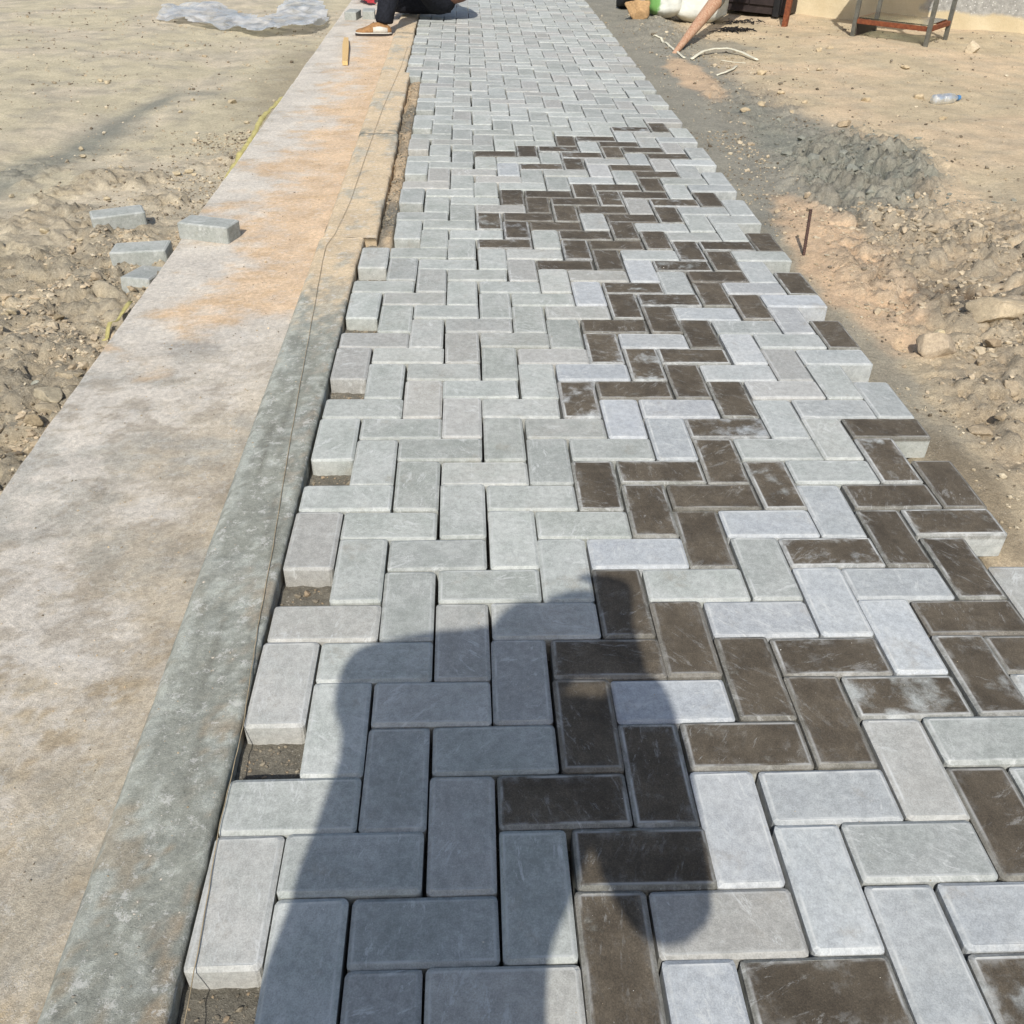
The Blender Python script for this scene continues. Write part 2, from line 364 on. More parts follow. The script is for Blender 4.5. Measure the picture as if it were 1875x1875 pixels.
def glass_mat(name, tint):
    m, nt, b = new_mat(name); b.inputs['Base Color'].default_value = (*tint, 1); b.inputs['Transmission Weight'].default_value = 1.0
    b.inputs['Roughness'].default_value = 0.08; b.inputs['IOR'].default_value = 1.45
    N = NT(nt); tc = N.n('ShaderNodeTexCoord'); N.link(N.bump(N.noise(tc.outputs['Object'], 30), 0.1, 0.002), b.inputs['Normal']); return m
M_GLASS = glass_mat('shelf_glass', (0.82, 0.93, 0.88)); M_BOTTLE = glass_mat('bottle_plastic', (0.9, 0.95, 0.97))

# ------------------------------------------------------------------ the paving: where every paver lies
U = 0.103; NI = 15; J0, J1 = -24, 118
def imin(j):
    return 1 if 24 <= j < 54 else 0
def block_of(i, j):
    s = (i + j) % 4
    if s == 0: return ('H', i, j)
    if s == 1: return ('H', i - 1, j)
    if s == 2: return ('V', i, j)
    return ('V', i, j - 1)
def block_at(px, py):
    g = gp(px, py); return block_of(int(math.floor(g[0] / U)), int(math.floor(g[1] / U)))
B_PX = [(1130,1755),(1510,1830),(1165,1570),(1035,1465),(1205,1415),(1075,1325),(1105,1205),(1135,1100),(1365,1360),(1525,1325),(1380,1235),(1520,1200),(1255,1165),(1780,1130),(1865,1205),(1815,1500),(1770,1035),(1650,975),(1640,905),(1750,880),(1290,985),(1185,935),(1305,910),(1090,890),(1205,862),(1320,845),(1640,785),(1345,730),(1259,694),(1165,712),(1535,610),(1275,605),(1210,583),(1385,560),(1465,515),(1301,530),(1324,476),(1320,503),(1404,450),(1126,596),(1037,485),(1115,472),(1151,443),
 (1023,260),(1119,253),(1220,245),(956,282),(1102,279),(1140,289),(922,291),(1193,285),(1231,294),(1173,313),(1206,340),(1220,324),(928,354),(1050,342),(1092,348),(1124,335),(1052,359),(1152,346),(973,369),(1016,372),(1127,382),(1159,406),(1197,395),(984,412),(1031,417),(1052,408),(1092,422),(1159,427),(1146,446),(1308,362),(1209,356),(1246,404)]
M_PX = [(1655,1275),(1755,955),(1525,1005),(1420,885),(1635,838),(1270,650),(1100,637),(1187,678),(1170,650),(1225,547),(1251,484),(1261,460),(1332,455),(1155,525),(1140,560),(1057,461),(1057,724),(1206,549),(1328,781),(1071,255),(1169,248),(1007,273),(1049,282),(979,302),(1034,298),(990,347),(1139,365),(1199,358),(954,384),(1065,391),(932,402),(1240,386),(913,422),(947,440),(1249,370),(1740,1215),(1850,1820),(1125,640)]
W_PX = [(1225,798),(1511,911),(1525,1450),(1505,1620),(1660,1165),(1510,1085),(1640,1060),(1390,1130),(1240,1290),(1370,1500),(1740,1230),(1290,1850),(1660,1750),(1800,1670),(1420,960),(1360,640),(1490,600),(1180,780),(1240,740),(1060,520),(1180,500),(1080,690),(1400,520),(1250,575),(1475,560),(1010,300),(930,310),(1200,620),(1100,1000)]
tags = {}
def near_free(q):                               # the paver under this pixel, or the closest one not yet coloured
    b = block_at(*q)
    if b not in tags: return b
    g = gp(*q) / U; best = None
    for di in range(-2, 3):
        for dj in range(-2, 3):
            c = block_of(int(g[0]) + di, int(g[1]) + dj)
            if c in tags: continue
            cx, cy = (c[1] + 1, c[2] + 0.5) if c[0] == 'H' else (c[1] + 0.5, c[2] + 1)
            d = (cx - g[0]) ** 2 + (cy - g[1]) ** 2
            if best is None or d < best[0]: best = (d, c)
    return best[1]
def near_px(q):                                 # far off, the paver whose middle shows closest to this pixel
    g = gp(*q) / U; best = None
    for di in range(-2, 3):
        for dj in range(-2, 3):
            c = block_of(int(g[0]) + di, int(g[1]) + dj)
            cx, cy = (c[1] + 1, c[2] + 0.5) if c[0] == 'H' else (c[1] + 0.5, c[2] + 1)
            e = to_px((cx * U, cy * U, 0.0))[0]; d = (e[0] - q[0]) ** 2 + 2 * (e[1] - q[1]) ** 2
            if best is None or d < best[0]: best = (d, c)
    return best[1]
for q in B_PX: tags[near_free(q) if q[1] > 445 else near_px(q)] = 'B'
for q in M_PX: tags.setdefault(block_at(*q) if q[1] > 445 else near_px(q), 'M')
for q in W_PX: tags.setdefault(block_at(*q), 'W')
blocks = []
for j in range(J0, J1):
    for i in range(0, NI):
        b = block_of(i, j)
        if (b[1], b[2]) != (i, j): continue
        cells = [(i, j), (i + 1, j)] if b[0] == 'H' else [(i, j), (i, j + 1)]
        if any(not (imin(q) <= p < NI) for p, q in cells): continue
        blocks.append(b)
def block_centre(b):
    t, i, j = b
    return ((i + 1) * U, (j + 0.5) * U) if t == 'H' else ((i + 0.5) * U, (j + 1) * U)
def block_area(b):
    cx, cy = block_centre(b); hx, hy = (U, U / 2) if b[0] == 'H' else (U / 2, U)
    if cy < -0.6: return 0
    q = to_px([(cx - hx, cy - hy, 0), (cx + hx, cy - hy, 0), (cx + hx, cy + hy, 0), (cx - hx, cy + hy, 0)])
    if q[:, 0].max() < 0 or q[:, 0].min() > 1875 or q[:, 1].max() < 0 or q[:, 1].min() > 1875: return 0
    q = np.clip(q, 0, 1875); x, y = q[:, 0], q[:, 1]
    return 0.5 * abs(np.dot(x, np.roll(y, 1)) - np.dot(y, np.roll(x, 1)))

def paver_shape(seed, nc=3, L=0.2020, W=0.1010, T=0.060, c=0.0066, cd=0.0038, r=0.0075):
    """a concrete block: rounded plan corners, flat chamfer round the top"""
    rs = random.Random(seed)
    def ring(inset, z, jit):
        out = []; rr = max(r - inset * 0.4, 0.003)
        hx, hy = L / 2 - inset, W / 2 - inset
        for (sx, sy, a0) in ((1, 1, 0), (-1, 1, 90), (-1, -1, 180), (1, -1, 270)):
            for k in range(nc):
                a = math.radians(a0 + 90 * k / (nc - 1))
                out.append((sx * (hx - rr) + math.cos(a) * rr + rs.uniform(-jit, jit), sy * (hy - rr) + math.sin(a) * rr + rs.uniform(-jit, jit), z + rs.uniform(-jit, jit) * 0.5))
        return out
    rings = [ring(0.0004, -T, 0.0004), ring(0, -cd, 0.0008), ring(c, 0, 0.0007)]
    n = 4 * nc; V = [v for q in rings for v in q]; F = []
    for k in range(2):
        for q in range(n): F.append((k * n + q, k * n + (q + 1) % n, (k + 1) * n + (q + 1) % n, (k + 1) * n + q))
    F.append(tuple(range(2 * n, 3 * n))); F.append(tuple(range(n - 1, -1, -1)))
    return V, F
def paver_mesh(name, seed, mat, nc=3, L=0.2020, W=0.1010):
    V, F = paver_shape(seed, nc, L, W)
    me = bpy.data.meshes.new(name); me.from_pydata(V, [], F); me.update()
    uv = me.uv_layers.new(name='UVMap')
    for l in me.loops: uv.data[l.index].uv = V[l.vertex_index][:2]
    me.materials.append(mat); return me
variants = {'H': [paver_mesh('paver', 100 + k, M_PAVER, 3, 0.2005, 0.1018) for k in range(6)], 'V': [paver_mesh('paver', 200 + k, M_PAVER, 3, 0.2045, 0.0990) for k in range(6)]}
def paver_colour(b, rs):
    t = tags.get(b); i, j = b[1], b[2]; far = j > 42
    if t == 'B': return (1.0, rs.uniform(0.15, 0.75), rs.random(), 0.0)
    if t == 'M': return (rs.uniform(0.62, 0.86), rs.uniform(0.6, 1.0), rs.random(), rs.uniform(0.2, 0.7))
    if t == 'W': return (0.0, rs.uniform(0.6, 1.0), rs.random(), rs.uniform(0.6, 1.0))
    right = i >= 8 and j < 40
    return (0.0, rs.uniform(0.1, 0.5) if not right else rs.uniform(0.3, 0.8), rs.random(), (rs.uniform(0.1, 0.5) if right else rs.uniform(0.0, 0.2)) + (0.1 if far else 0))
def paver_pose(b, rs):
    cx, cy = block_centre(b); d = min(1.0, 0.4 + 0.6 * (1 if b[2] < 30 else 0.5))
    gx = 0.0015 * rs.gauss(0, 1); gy = 0.0006 * rs.gauss(0, 1)
    rz = (0 if b[0] == 'H' else math.pi / 2) + (math.pi if rs.random() < 0.5 else 0) + rs.gauss(0, 0.0035)
    return (cx + gx, cy + gy, rs.gauss(-0.0004, 0.0011)), (rs.gauss(0, 0.004), rs.gauss(0, 0.004), rz)

# bedding mortar under the paving: a rough sheet that shows in the open half-block gaps
bx = np.concatenate([np.arange(-0.003, 0.16, 0.006), np.arange(0.16, 1.40, 0.04), np.arange(1.40, 1.556, 0.01)])
by = np.concatenate([np.arange(-2.6, -0.5, 0.05), np.arange(-0.5, 1.6, 0.007), np.arange(1.6, 6.0, 0.012), np.arange(6.0, 12.4, 0.08)])
BX, BY = np.meshgrid(bx, by)
f1, f2, _ = worley(BX * 55, BY * 55, 3)
Z = -0.043 + 0.006 * fbm(BX * 22, BY * 22, 2) + 0.005 * (0.5 - f1)
gapz = ss(2.50, 2.58, BY) * (1 - ss(5.4, 5.6, BY)) * (1 - ss(0.098, 0.112, BX))
Z = Z * (1 - gapz) + gapz * (-0.011 + 0.009 * ss(3.0, 2.6, BY) + 0.014 * fbm(BX * 18, BY * 11, 8) + 0.006 * (0.5 - f1) - 0.03 * ss(0.062, 0.046, BX + 0.012 * fbm(BY * 6, BX * 6, 5)))
Z = np.where(BX > 1.40, Z - 0.02 * ss(1.40, 1.55, BX), Z)
Z = np.minimum(Z, np.where((BX > 0.11), -0.046, 1.0)) - np.where((BX > 0.11), 0.016, 0)
cement = lin(140, 134, 120, K); sand_o = lin(222, 196, 160, K)
w = (gapz * ss(-0.25, 0.2, fbm(BX * 3, BY * 1.6, 4) + 0.1))[..., None] * 0.9
bcol = cement * (0.85 + 0.3 * (fbm(BX * 9, BY * 9, 6) * 0.6 + 0.4))[..., None] * (1 - w) + w * sand_o * 0.85
path = grid_obj('paved_path', bx, by, Z, M_BED, bcol); tag(path, kind='structure')

order = sorted(blocks, key=lambda b: -block_area(b))
solo = set(order[:300]); FV, FF, FUV, FC = [], [], [], []
for b in blocks:
    rs = random.Random(b[1] * 977 + b[2] * 131 + (7 if b[0] == 'H' else 0))
    loc, rot = paver_pose(b, rs); colr = paver_colour(b, rs)
    if b in solo:
        o = bpy.data.objects.new('paver', variants[b[0]][rs.randrange(6)]); COL.objects.link(o)
        o.location = loc; o.rotation_euler = rot; o.color = colr; o.parent = path
    else:
        V, F = paver_shape(rs.randrange(9999), 2, *((0.2005, 0.1018) if b[0] == 'H' else (0.2045, 0.0990)))
        M = Matrix.Translation(loc) @ Euler(rot).to_matrix().to_4x4(); n0 = len(FV)
        FV += [M @ Vector(v) for v in V]; FUV += [v[:2] for v in V]; FC += [colr] * len(V)
        FF += [tuple(q + n0 for q in f) for f in F]
me = bpy.data.meshes.new('paver_field'); me.from_pydata(FV, [], FF); me.update()
uvl = me.uv_layers.new(name='UVMap'); li = np.zeros(len(me.loops), np.int32); me.loops.foreach_get('vertex_index', li)
uvl.data.foreach_set('uv', np.array(FUV, np.float32)[li].ravel())
at = me.attributes.new('Col', 'FLOAT_COLOR', 'POINT'); at.data.foreach_set('color', np.array(FC, np.float32).ravel())
me.materials.append(M_FIELD)
o = bpy.data.objects.new('paver_field', me); COL.objects.link(o); o.parent = path; tag(o, kind='stuff')

# ------------------------------------------------------------------ ground
def seg(a, b, d): return np.arange(a, b, d)
def ext(a, b, d0, g=1.35):
    out = [a]; d = d0
    while abs(out[-1] - a) < abs(b - a): out.append(out[-1] + math.copysign(d, b - a)); d *= g
    return np.array(out)
gx = np.concatenate([ext(-5.0, -180, 0.1)[::-1][:-1], seg(-5.0, -2.3, 0.045), seg(-2.3, -0.66, 0.0135), seg(-0.66, 1.47, 0.2), seg(1.47, 3.0, 0.0115), seg(3.0, 6.0, 0.03), ext(6.0, 180, 0.06)])
gy = np.concatenate([ext(-0.5, -120, 0.1)[::-1][:-1], seg(-0.5, 0.4, 0.05), seg(0.4, 4.2, 0.0125), seg(4.2, 10.0, 0.024), ext(10.0, 300, 0.06)])
GX, GY = np.meshgrid(gx, gy)
def sdist(px_list, z, X, Y):                    # soft distance to a polyline given in photo pixels
    P = np.array([gp(x, y, z)[:2] for x, y in px_list]); D = np.full(X.shape, 1e9)
    for a, b in zip(P[:-1], P[1:]):
        ab = b - a; t = np.clip(((X - a[0]) * ab[0] + (Y - a[1]) * ab[1]) / (ab @ ab), 0, 1)
        D = np.minimum(D, np.hypot(X - a[0] - t * ab[0], Y - a[1] - t * ab[1]))
    return D
def blob(cx, cy, rx, ry, X, Y, rot=0.0):
    c, s = math.cos(rot), math.sin(rot); dx, dy = X - cx, Y - cy
    return np.hypot((dx * c + dy * s) / rx, (-dx * s + dy * c) / ry)
left = GX < 0.4
dL = -0.69 - GX; dR = GX - 1.545
big = fbm(GX * 0.6, GY * 0.6, 1, 3); mid = fbm(GX * 3.1, GY * 3.1, 12, 4); sml = fbm(GX * 14, GY * 14, 22, 4)
# rough, cloddy zones
rl = np.clip(1.2 * ss(1.25, 0.2, dL) * ss(3.4, 2.4, GY) + 0.9 * ss(-0.1, 0.35, mid) * ss(1.6, 0.6, dL) * ss(4.6, 3.4, GY) , 0, 1) * (dL > -0.05)
lump_r = np.clip(ss(1.3, 0.7, blob(2.45, 2.35, 0.75, 0.75, GX, GY, 0.3)) + ss(1.25, 0.8, blob(2.25, 3.65, 0.32, 0.75, GX, GY, -0.25)) + 0.8 * ss(1.2, 0.6, blob(1.95, 1.25, 0.33, 0.5, GX, GY)) + 0.6 * ss(1.2, 0.6, blob(2.1, 5.1, 0.3, 0.8, GX, GY)) + 0.5 * ss(1.2, 0.5, blob(2.0, 7.9, 0.35, 0.9, GX, GY)), 0, 1)
rough = np.where(left, rl, lump_r * ss(0.05, 0.25, dR))
c1, c2, cid = worley(GX * 9 + 0.5 * mid, GY * 9 + 0.5 * sml, 1); d1, d2, did = worley(GX * 26 + 0.3 * sml, GY * 26, 2); e1, e2, eid = worley(GX * 48, GY * 48, 4)
clod = np.clip((c2 - c1) * 1.6, 0, 0.38) * (cid > 0.5); clod2 = np.clip((d2 - d1) * 1.5, 0, 0.36) * (did > 0.45); clod3 = np.clip((e2 - e1) * 1.4, 0, 0.36) * (eid > 0.45)
crack = ss(0.07, 0.0, c2 - c1) * ss(0.0, 0.3, mid + 0.12)
HZ = np.where(left, -0.112, -0.062) + 0.035 * big * np.where(left, ss(0.0, 1.0, dL), ss(0.1, 0.9, dR)) + 0.010 * mid * np.where(left, ss(-0.02, 0.4, dL), ss(0.02, 0.3, dR)) + 0.0022 * sml
HZ += rough * (0.066 * clod + 0.036 * clod2 + 0.020 * clod3 - 0.030 * crack + 0.022 * mid + 0.010 * sml)
hp = ss(1.2, 0.7, blob(2.28, 3.70, 0.36, 0.70, GX, GY, -0.3) + 0.4 * mid) * ~left
HZ += hp * (0.022 * clod + 0.022 * clod2 + 0.012 * clod3 - 0.02 * crack + 0.02 * sml)
HZ += (1 - rough) * 0.0045 * clod2 * (did > 0.8) * ss(0.0, 0.15, np.where(left, dL, dR))
# right bank climbs a little towards the wall, the mortar heap and a sandy hump by the rebar
HZ += np.where(left, 0, 0.05 * ss(0.35, 1.2, dR) * ss(6.0, 1.5, GY) + 0.03 * ss(0.3, 2.0, dR))
HZ += np.where(left, 0, 0.038 * ss(1.3, 0.3, blob(2.28, 3.72, 0.36, 0.72, GX, GY, -0.3) + 1.1 * mid))
HZ += np.where(left, 0, 0.025 * ss(1.1, 0.2, blob(1.76, 2.75, 0.22, 0.42, GX, GY)))
HZ += np.where(left, 0, 0.05 * ss(1.1, 0.2, blob(2.0, 8.3, 0.28, 0.9, GX, GY)))
HZ -= np.where(left, 0, 0.05 * ss(1.0, 0.2, blob(2.06, 2.18, 0.11, 0.14, GX, GY)) + 0.03 * ss(1.0, 0.2, blob(1.745, 1.80, 0.05, 0.06, GX, GY)) + 0.04 * ss(1.0, 0.2, blob(2.52, 2.62, 0.10, 0.06, GX, GY)))
# wheel ruts on the left lot
HZ -= np.where(left, 0.012 * ss(0.25, 0.0, np.abs(GX + 1.75 - 0.12 * (GY - 4))) , 0)
under = (GX > -0.66) & (GX < 1.50)
HZ = np.where(under, -0.16, HZ)
HZ = np.where((GX > -0.668) & (GX <= -0.64), -0.13, HZ)
HEIGHT = HZ
def ground_z(x, y):
    i = int(np.clip(np.searchsorted(gx, x) - 1, 0, len(gx) - 2)); j = int(np.clip(np.searchsorted(gy, y) - 1, 0, len(gy) - 2))
    a = (x - gx[i]) / (gx[i + 1] - gx[i]); b = (y - gy[j]) / (gy[j + 1] - gy[j])
    return float((HZ[j, i] * (1 - a) + HZ[j, i + 1] * a) * (1 - b) + (HZ[j + 1, i] * (1 - a) + HZ[j + 1, i + 1] * a) * b)
soil_l = lin(208, 196, 166, K); soil_p = lin(214, 200, 174, K); grey_l = lin(184, 175, 154, K); soil_r = lin(206, 188, 156, K)
cem_r = lin(152, 149, 136, K); green_c = lin(140, 141, 129, K); stain = lin(142, 142, 130, K); orange = lin(224, 192, 156, K); brown_r = lin(192, 172, 144, K)
n0 = fbm(GX * 1.1, GY * 1.1, 31, 4); n9 = fbm(GX * 5, GY * 5, 41, 4)
def lerp(c, d, w): return c * (1 - w[..., None]) + d * w[..., None]
C = np.where(left[..., None], soil_l, soil_r) * np.ones(GX.shape + (3,))
C = lerp(C, np.where(left[..., None], soil_p, lin(222, 198, 164, K)) * np.ones_like(C), ss(-0.2, 0.35, n0))
C = lerp(C, grey_l * np.ones_like(C), 0.8 * ss(-0.05, 0.3, n9 + 0.3 * n0 - 0.05) * np.where(left, 0.8, 0.35))
C = lerp(C, np.where(left[..., None], lin(188, 172, 144, K), brown_r) * np.ones_like(C), 0.75 * rough)
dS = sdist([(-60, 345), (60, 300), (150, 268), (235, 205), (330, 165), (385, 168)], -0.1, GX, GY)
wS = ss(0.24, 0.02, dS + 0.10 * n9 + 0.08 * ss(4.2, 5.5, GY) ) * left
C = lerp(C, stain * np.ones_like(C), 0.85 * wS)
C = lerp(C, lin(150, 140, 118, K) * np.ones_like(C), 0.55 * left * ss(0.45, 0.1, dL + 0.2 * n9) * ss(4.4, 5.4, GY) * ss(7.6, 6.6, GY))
# right: strip of grey mortar sand beside the paving, orange sand, dark damp heap
wM = ss(0.66, 0.40, dR + 0.14 * n9 - 0.14 * ss(2.5, 4, GY) - 0.22 * ss(5.6, 4.4, GY)) * ss(2.7, 3.2, GY + 0.3 * n9) * ss(14, 11, GY) * ~left
wM2 = ss(0.2, 0.08, dR + 0.12 * n9) * ss(3.2, 2.8, GY) * ss(0.9, 1.3, GY) * ~left
C = lerp(C, cem_r * np.ones_like(C), np.clip(0.95 * wM + 0.7 * wM2, 0, 1))
wO = ss(1.15, 0.75, blob(1.80, 2.55, 0.20, 0.75, GX, GY, -0.05) + 0.35 * n9) + 0.9 * ss(1.15, 0.7, blob(1.93, 6.0, 0.14, 0.75, GX, GY, 0.02) + 0.4 * n9)
C = lerp(C, orange * np.ones_like(C), np.clip(0.85 * wO * ~left * ss(0.02, 0.08, dR), 0, 1))
wH = np.clip(ss(1.2, 0.6, blob(2.28, 3.66, 0.36, 0.60, GX, GY, -0.3) + 0.5 * n9 + 0.3 * n0) + 0.8 * ss(1.2, 0.5, blob(2.08, 4.5, 0.16, 0.75, GX, GY, 0.05) + 0.8 * n9), 0, 1) * ~left
C = lerp(C, green_c * np.ones_like(C), np.clip(0.95 * wH, 0, 1))
C = lerp(C, lin(150, 148, 134, K) * np.ones_like(C), np.clip(0.7 * ss(1.1, 0.6, blob(2.35, 7.25, 0.35, 0.35, GX, GY) + 0.4 * n9) * ~left, 0, 1))
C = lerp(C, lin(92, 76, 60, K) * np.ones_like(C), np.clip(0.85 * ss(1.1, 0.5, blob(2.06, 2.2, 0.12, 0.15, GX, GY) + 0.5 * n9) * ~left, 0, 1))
C = lerp(C, lin(138, 124, 102, K) * np.ones_like(C), np.clip(0.7 * ss(1.2, 0.5, blob(1.60, 1.02, 0.08, 0.3, GX, GY) + 0.5 * n9) * ~left, 0, 1))
C = lerp(C, lin(168, 160, 142, K) * np.ones_like(C), 0.5 * rough * ss(0.1, 0.35, clod2 + clod) )
C = np.concatenate([C, (1 - np.clip(rough * ss(-0.25, 0.25, n9 + 0.1) , 0, 1))[..., None]], -1)
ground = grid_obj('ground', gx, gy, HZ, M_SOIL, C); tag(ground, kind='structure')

# ------------------------------------------------------------------ concrete slab left of the kerb
def edge_x(y): return -0.688 + 0.006 * pn(y * 1.7, 3.1, 4) + 0.0035 * pn(y * 11, 1.3, 5)
sxs = np.concatenate([np.linspace(0, 0.03, 5), np.arange(0.045, 1.0, 0.02), [1.0]])
sys_ = np.concatenate([seg(-3.0, 0, 0.03), seg(0, 5, 0.012), seg(5, 12.4, 0.03)])
TT, SYY = np.meshgrid(sxs, sys_)
SXX = edge_x(SYY) * (1 - TT) + (-0.160) * TT
SZ = -0.030 + 0.006 * fbm(SXX * 1.3, SYY * 0.8, 3, 3) + 0.0022 * fbm(SXX * 9, SYY * 9, 7, 4) - 0.012 * (1 - ss(0, 0.02, TT)) + 0.012 * ss(0.8, 1.0, TT) * (0.5 + fbm(SYY * 2.2, SXX, 9))
nA = fbm(SXX * 2.2, SYY * 3.0, 51, 6, 0.68); nB = fbm(SXX * 7, SYY * 11, 61, 6, 0.7); nC = fbm(SXX * 1.3, SYY * 1.0, 71, 3)
pale_c = lin(222, 213, 198, K); dirt_c = lin(196, 182, 158, K); grey_c = lin(182, 179, 168, K); peach = lin(232, 202, 166, K)
SC = np.ones(SXX.shape + (3,)) * pale_c
SC = lerp(SC, dirt_c * np.ones_like(SC), np.clip(ss(0.35, 0.85, TT + 0.7 * nA) * 0.85 * ss(1.9, 1.0, SYY), 0, 1))
SC = lerp(SC, lin(204, 178, 134, K) * np.ones_like(SC), 0.7 * ss(0.0, 0.3, nB + nA * 0.5) * ss(0.9, 0.1, SYY))
SC = lerp(SC, grey_c * np.ones_like(SC), 0.6 * ss(0.0, 0.5, nA + 0.5 * nB))
SC = lerp(SC, lin(166, 153, 132, K) * np.ones_like(SC), 0.5 * ss(0.1, 0.45, nB - 0.6 * nA) * ss(2.2, 1.3, SYY))
wP = ss(1.6, 2.0, SYY + 0.4 * nA) * ss(0.1, 0.75, TT + 0.5 * nA + 0.25 * nB - 0.12 * ss(3.5, 5, SYY)) * (1 - 0.35 * ss(6.5, 8, SYY))
SC = lerp(SC, peach * np.ones_like(SC), np.clip(0.95 * wP, 0, 1))
SC = lerp(SC, lin(208, 176, 134, K) * np.ones_like(SC), 0.4 * ss(0.15, 0.45, nB) * wP)
SC = lerp(SC, lin(128, 126, 118, K) * np.ones_like(SC), 0.45 * ss(1.1, 0.3, blob(-0.42, 1.68, 0.10, 0.12, SXX, SYY, 0.5) + 0.6 * nB))
# vertical outer face as an extra column
sx2 = np.concatenate([SXX[:, :1] - 0.002, SXX], 1); sz2 = np.concatenate([np.full((len(sys_), 1), -0.17), SZ], 1); sy2 = np.concatenate([SYY[:, :1], SYY], 1)
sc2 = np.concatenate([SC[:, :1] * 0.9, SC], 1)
slab = grid_obj('concrete_slab', np.arange(sx2.shape[1]), sys_, sz2, M_SLAB, sc2)
slab.data.vertices.foreach_set('co', np.stack([sx2, sy2, sz2], -1).reshape(-1, 3).astype(np.float32).ravel()); slab.data.update()
tag(slab, kind='structure')
def slab_z(x, y):
    j = int(np.clip(np.searchsorted(sys_, y), 0, len(sys_) - 1)); i = int(np.argmin(np.abs(SXX[j] - x))); return float(SZ[j, i])

# ------------------------------------------------------------------ kerb of separate stones
kerb = empty('kerb', (0, 0, 0)); tag(kerb, kind='structure')
def kerb_stone(y0, y1, xl, xr, seed):
    prof = [(xl, -0.15), (xl, -0.016), (xl + 0.006, -0.008), (xl + 0.014, -0.001)] + [(x, 0.0) for x in np.linspace(xl + 0.026, xr - 0.012, 12)] + [(xr - 0.005, -0.0015), (xr - 0.0005, -0.006), (xr, -0.02), (xr, -0.15)]
    ys = np.concatenate([[y0], np.arange(y0 + 0.008, y1 - 0.004, 0.012), [y1]])
    P = np.array(prof); X = np.tile(P[:, 0], (len(ys), 1)); Zk = np.tile(P[:, 1], (len(ys), 1)); Y = np.tile(ys[:, None], (1, len(P)))
    endf = np.minimum(ss(0, 0.02, Y - y0), ss(0, 0.02, y1 - Y))
    topm = (P[:, 1] > -0.03)[None, :]
    Zk = Zk + topm * (0.0018 * fbm(X * 14, Y * 7, seed, 4) + 0.003 * fbm(Y * 0.8, X, seed + 2, 2) - 0.0003 * (1 - endf))
    X = X + 0.003 * pn(Y * 6, X * 0 + seed, 3) * (np.abs(X - xr) < 0.012) * ss(1.8, 2.6, Y) * 2.2 + 0.005 * pn(Y * 22, X * 0 + seed, 5) * (np.abs(X - xr) < 0.012) * ss(1.8, 2.6, Y) + 0.0015 * pn(Y * 25, X * 30, 8)
    a = fbm(X * 7, Y * 4, 81, 5, 0.65); b_ = fbm(X * 26, Y * 17, 91, 5, 0.72); sc_ = fbm(X * 60, Y * 2.2, 95, 3)
    base = lin(158, 159, 147, K); C = np.ones(X.shape + (3,)) * base
    C = lerp(C, lin(170, 173, 163, K) * np.ones_like(C), 0.8 * ss(-0.1, 0.35, a))
    C = lerp(C, lin(130, 129, 117, K) * np.ones_like(C), 0.7 * ss(0.1, 0.5, sc_ + 0.3 * b_))
    wl_ = ss(0.05, 0.012, X - xl) * 0.5
    C = lerp(C, lin(198, 200, 188, K) * np.ones_like(C), np.clip(0.6 * ss(0.05, 0.4, b_ + 0.3 * a + wl_ - 0.05), 0, 1))
    C = lerp(C, lin(186, 164, 138, K) * np.ones_like(C), 0.35 * ss(0.12, 0.45, -b_ + 0.4 * a) * ss(0.06, 0.16, X - xl))
    C = lerp(C, lin(168, 150, 122, K) * np.ones_like(C), 0.55 * ss(0.0, 0.35, a - b_ * 0.5) * ss(0.8, 0.1, Y))
    wsand = ss(1.75, 2.2, Y + 0.35 * a + 0.3 * b_) * (0.9 - 0.5 * ss(0.15, 0.4, a))
    C = lerp(C, lin(228, 204, 168, K) * np.ones_like(C), np.clip(wsand, 0, 0.92))
    jn = np.exp(-((Y - 4.12) / 0.10) ** 2) + 0.7 * np.exp(-((Y - 7.2) / 0.06) ** 2)
    C = lerp(C, lin(146, 146, 134, K) * np.ones_like(C), np.clip(0.9 * jn * ss(-0.3, 0.1, b_), 0, 1))
    nx, ny = X.shape[1], X.shape[0]
    V = np.stack([X, Y, Zk], -1).reshape(-1, 3)
    F = [(j * nx + i, j * nx + i + 1, (j + 1) * nx + i + 1, (j + 1) * nx + i) for j in range(ny - 1) for i in range(nx - 1)]
    F.append(tuple(range(nx))); F.append(tuple(range((ny - 1) * nx, ny * nx))[::-1])
    F = [f[::-1] for f in F]
    return mesh_obj('kerb_stone', V, [f[::-1] for f in F], M_KERB, kerb, True, C.reshape(-1, 3))
kerb_stone(-3.0, -0.98, -0.166, -0.004, 9); kerb_stone(-0.9785, 2.57, -0.166, -0.004, 1)
kerb_stone(2.5715, 4.1125, -0.158, 0.043, 3); kerb_stone(4.1145, 5.667, -0.160, 0.030, 4)
kerb_stone(5.669, 7.198, -0.162, -0.004, 5); kerb_stone(7.1995, 8.73, -0.164, -0.010, 6); kerb_stone(8.7315, 10.3, -0.164, -0.010, 7); kerb_stone(10.3015, 12.0, -0.164, -0.010, 8)

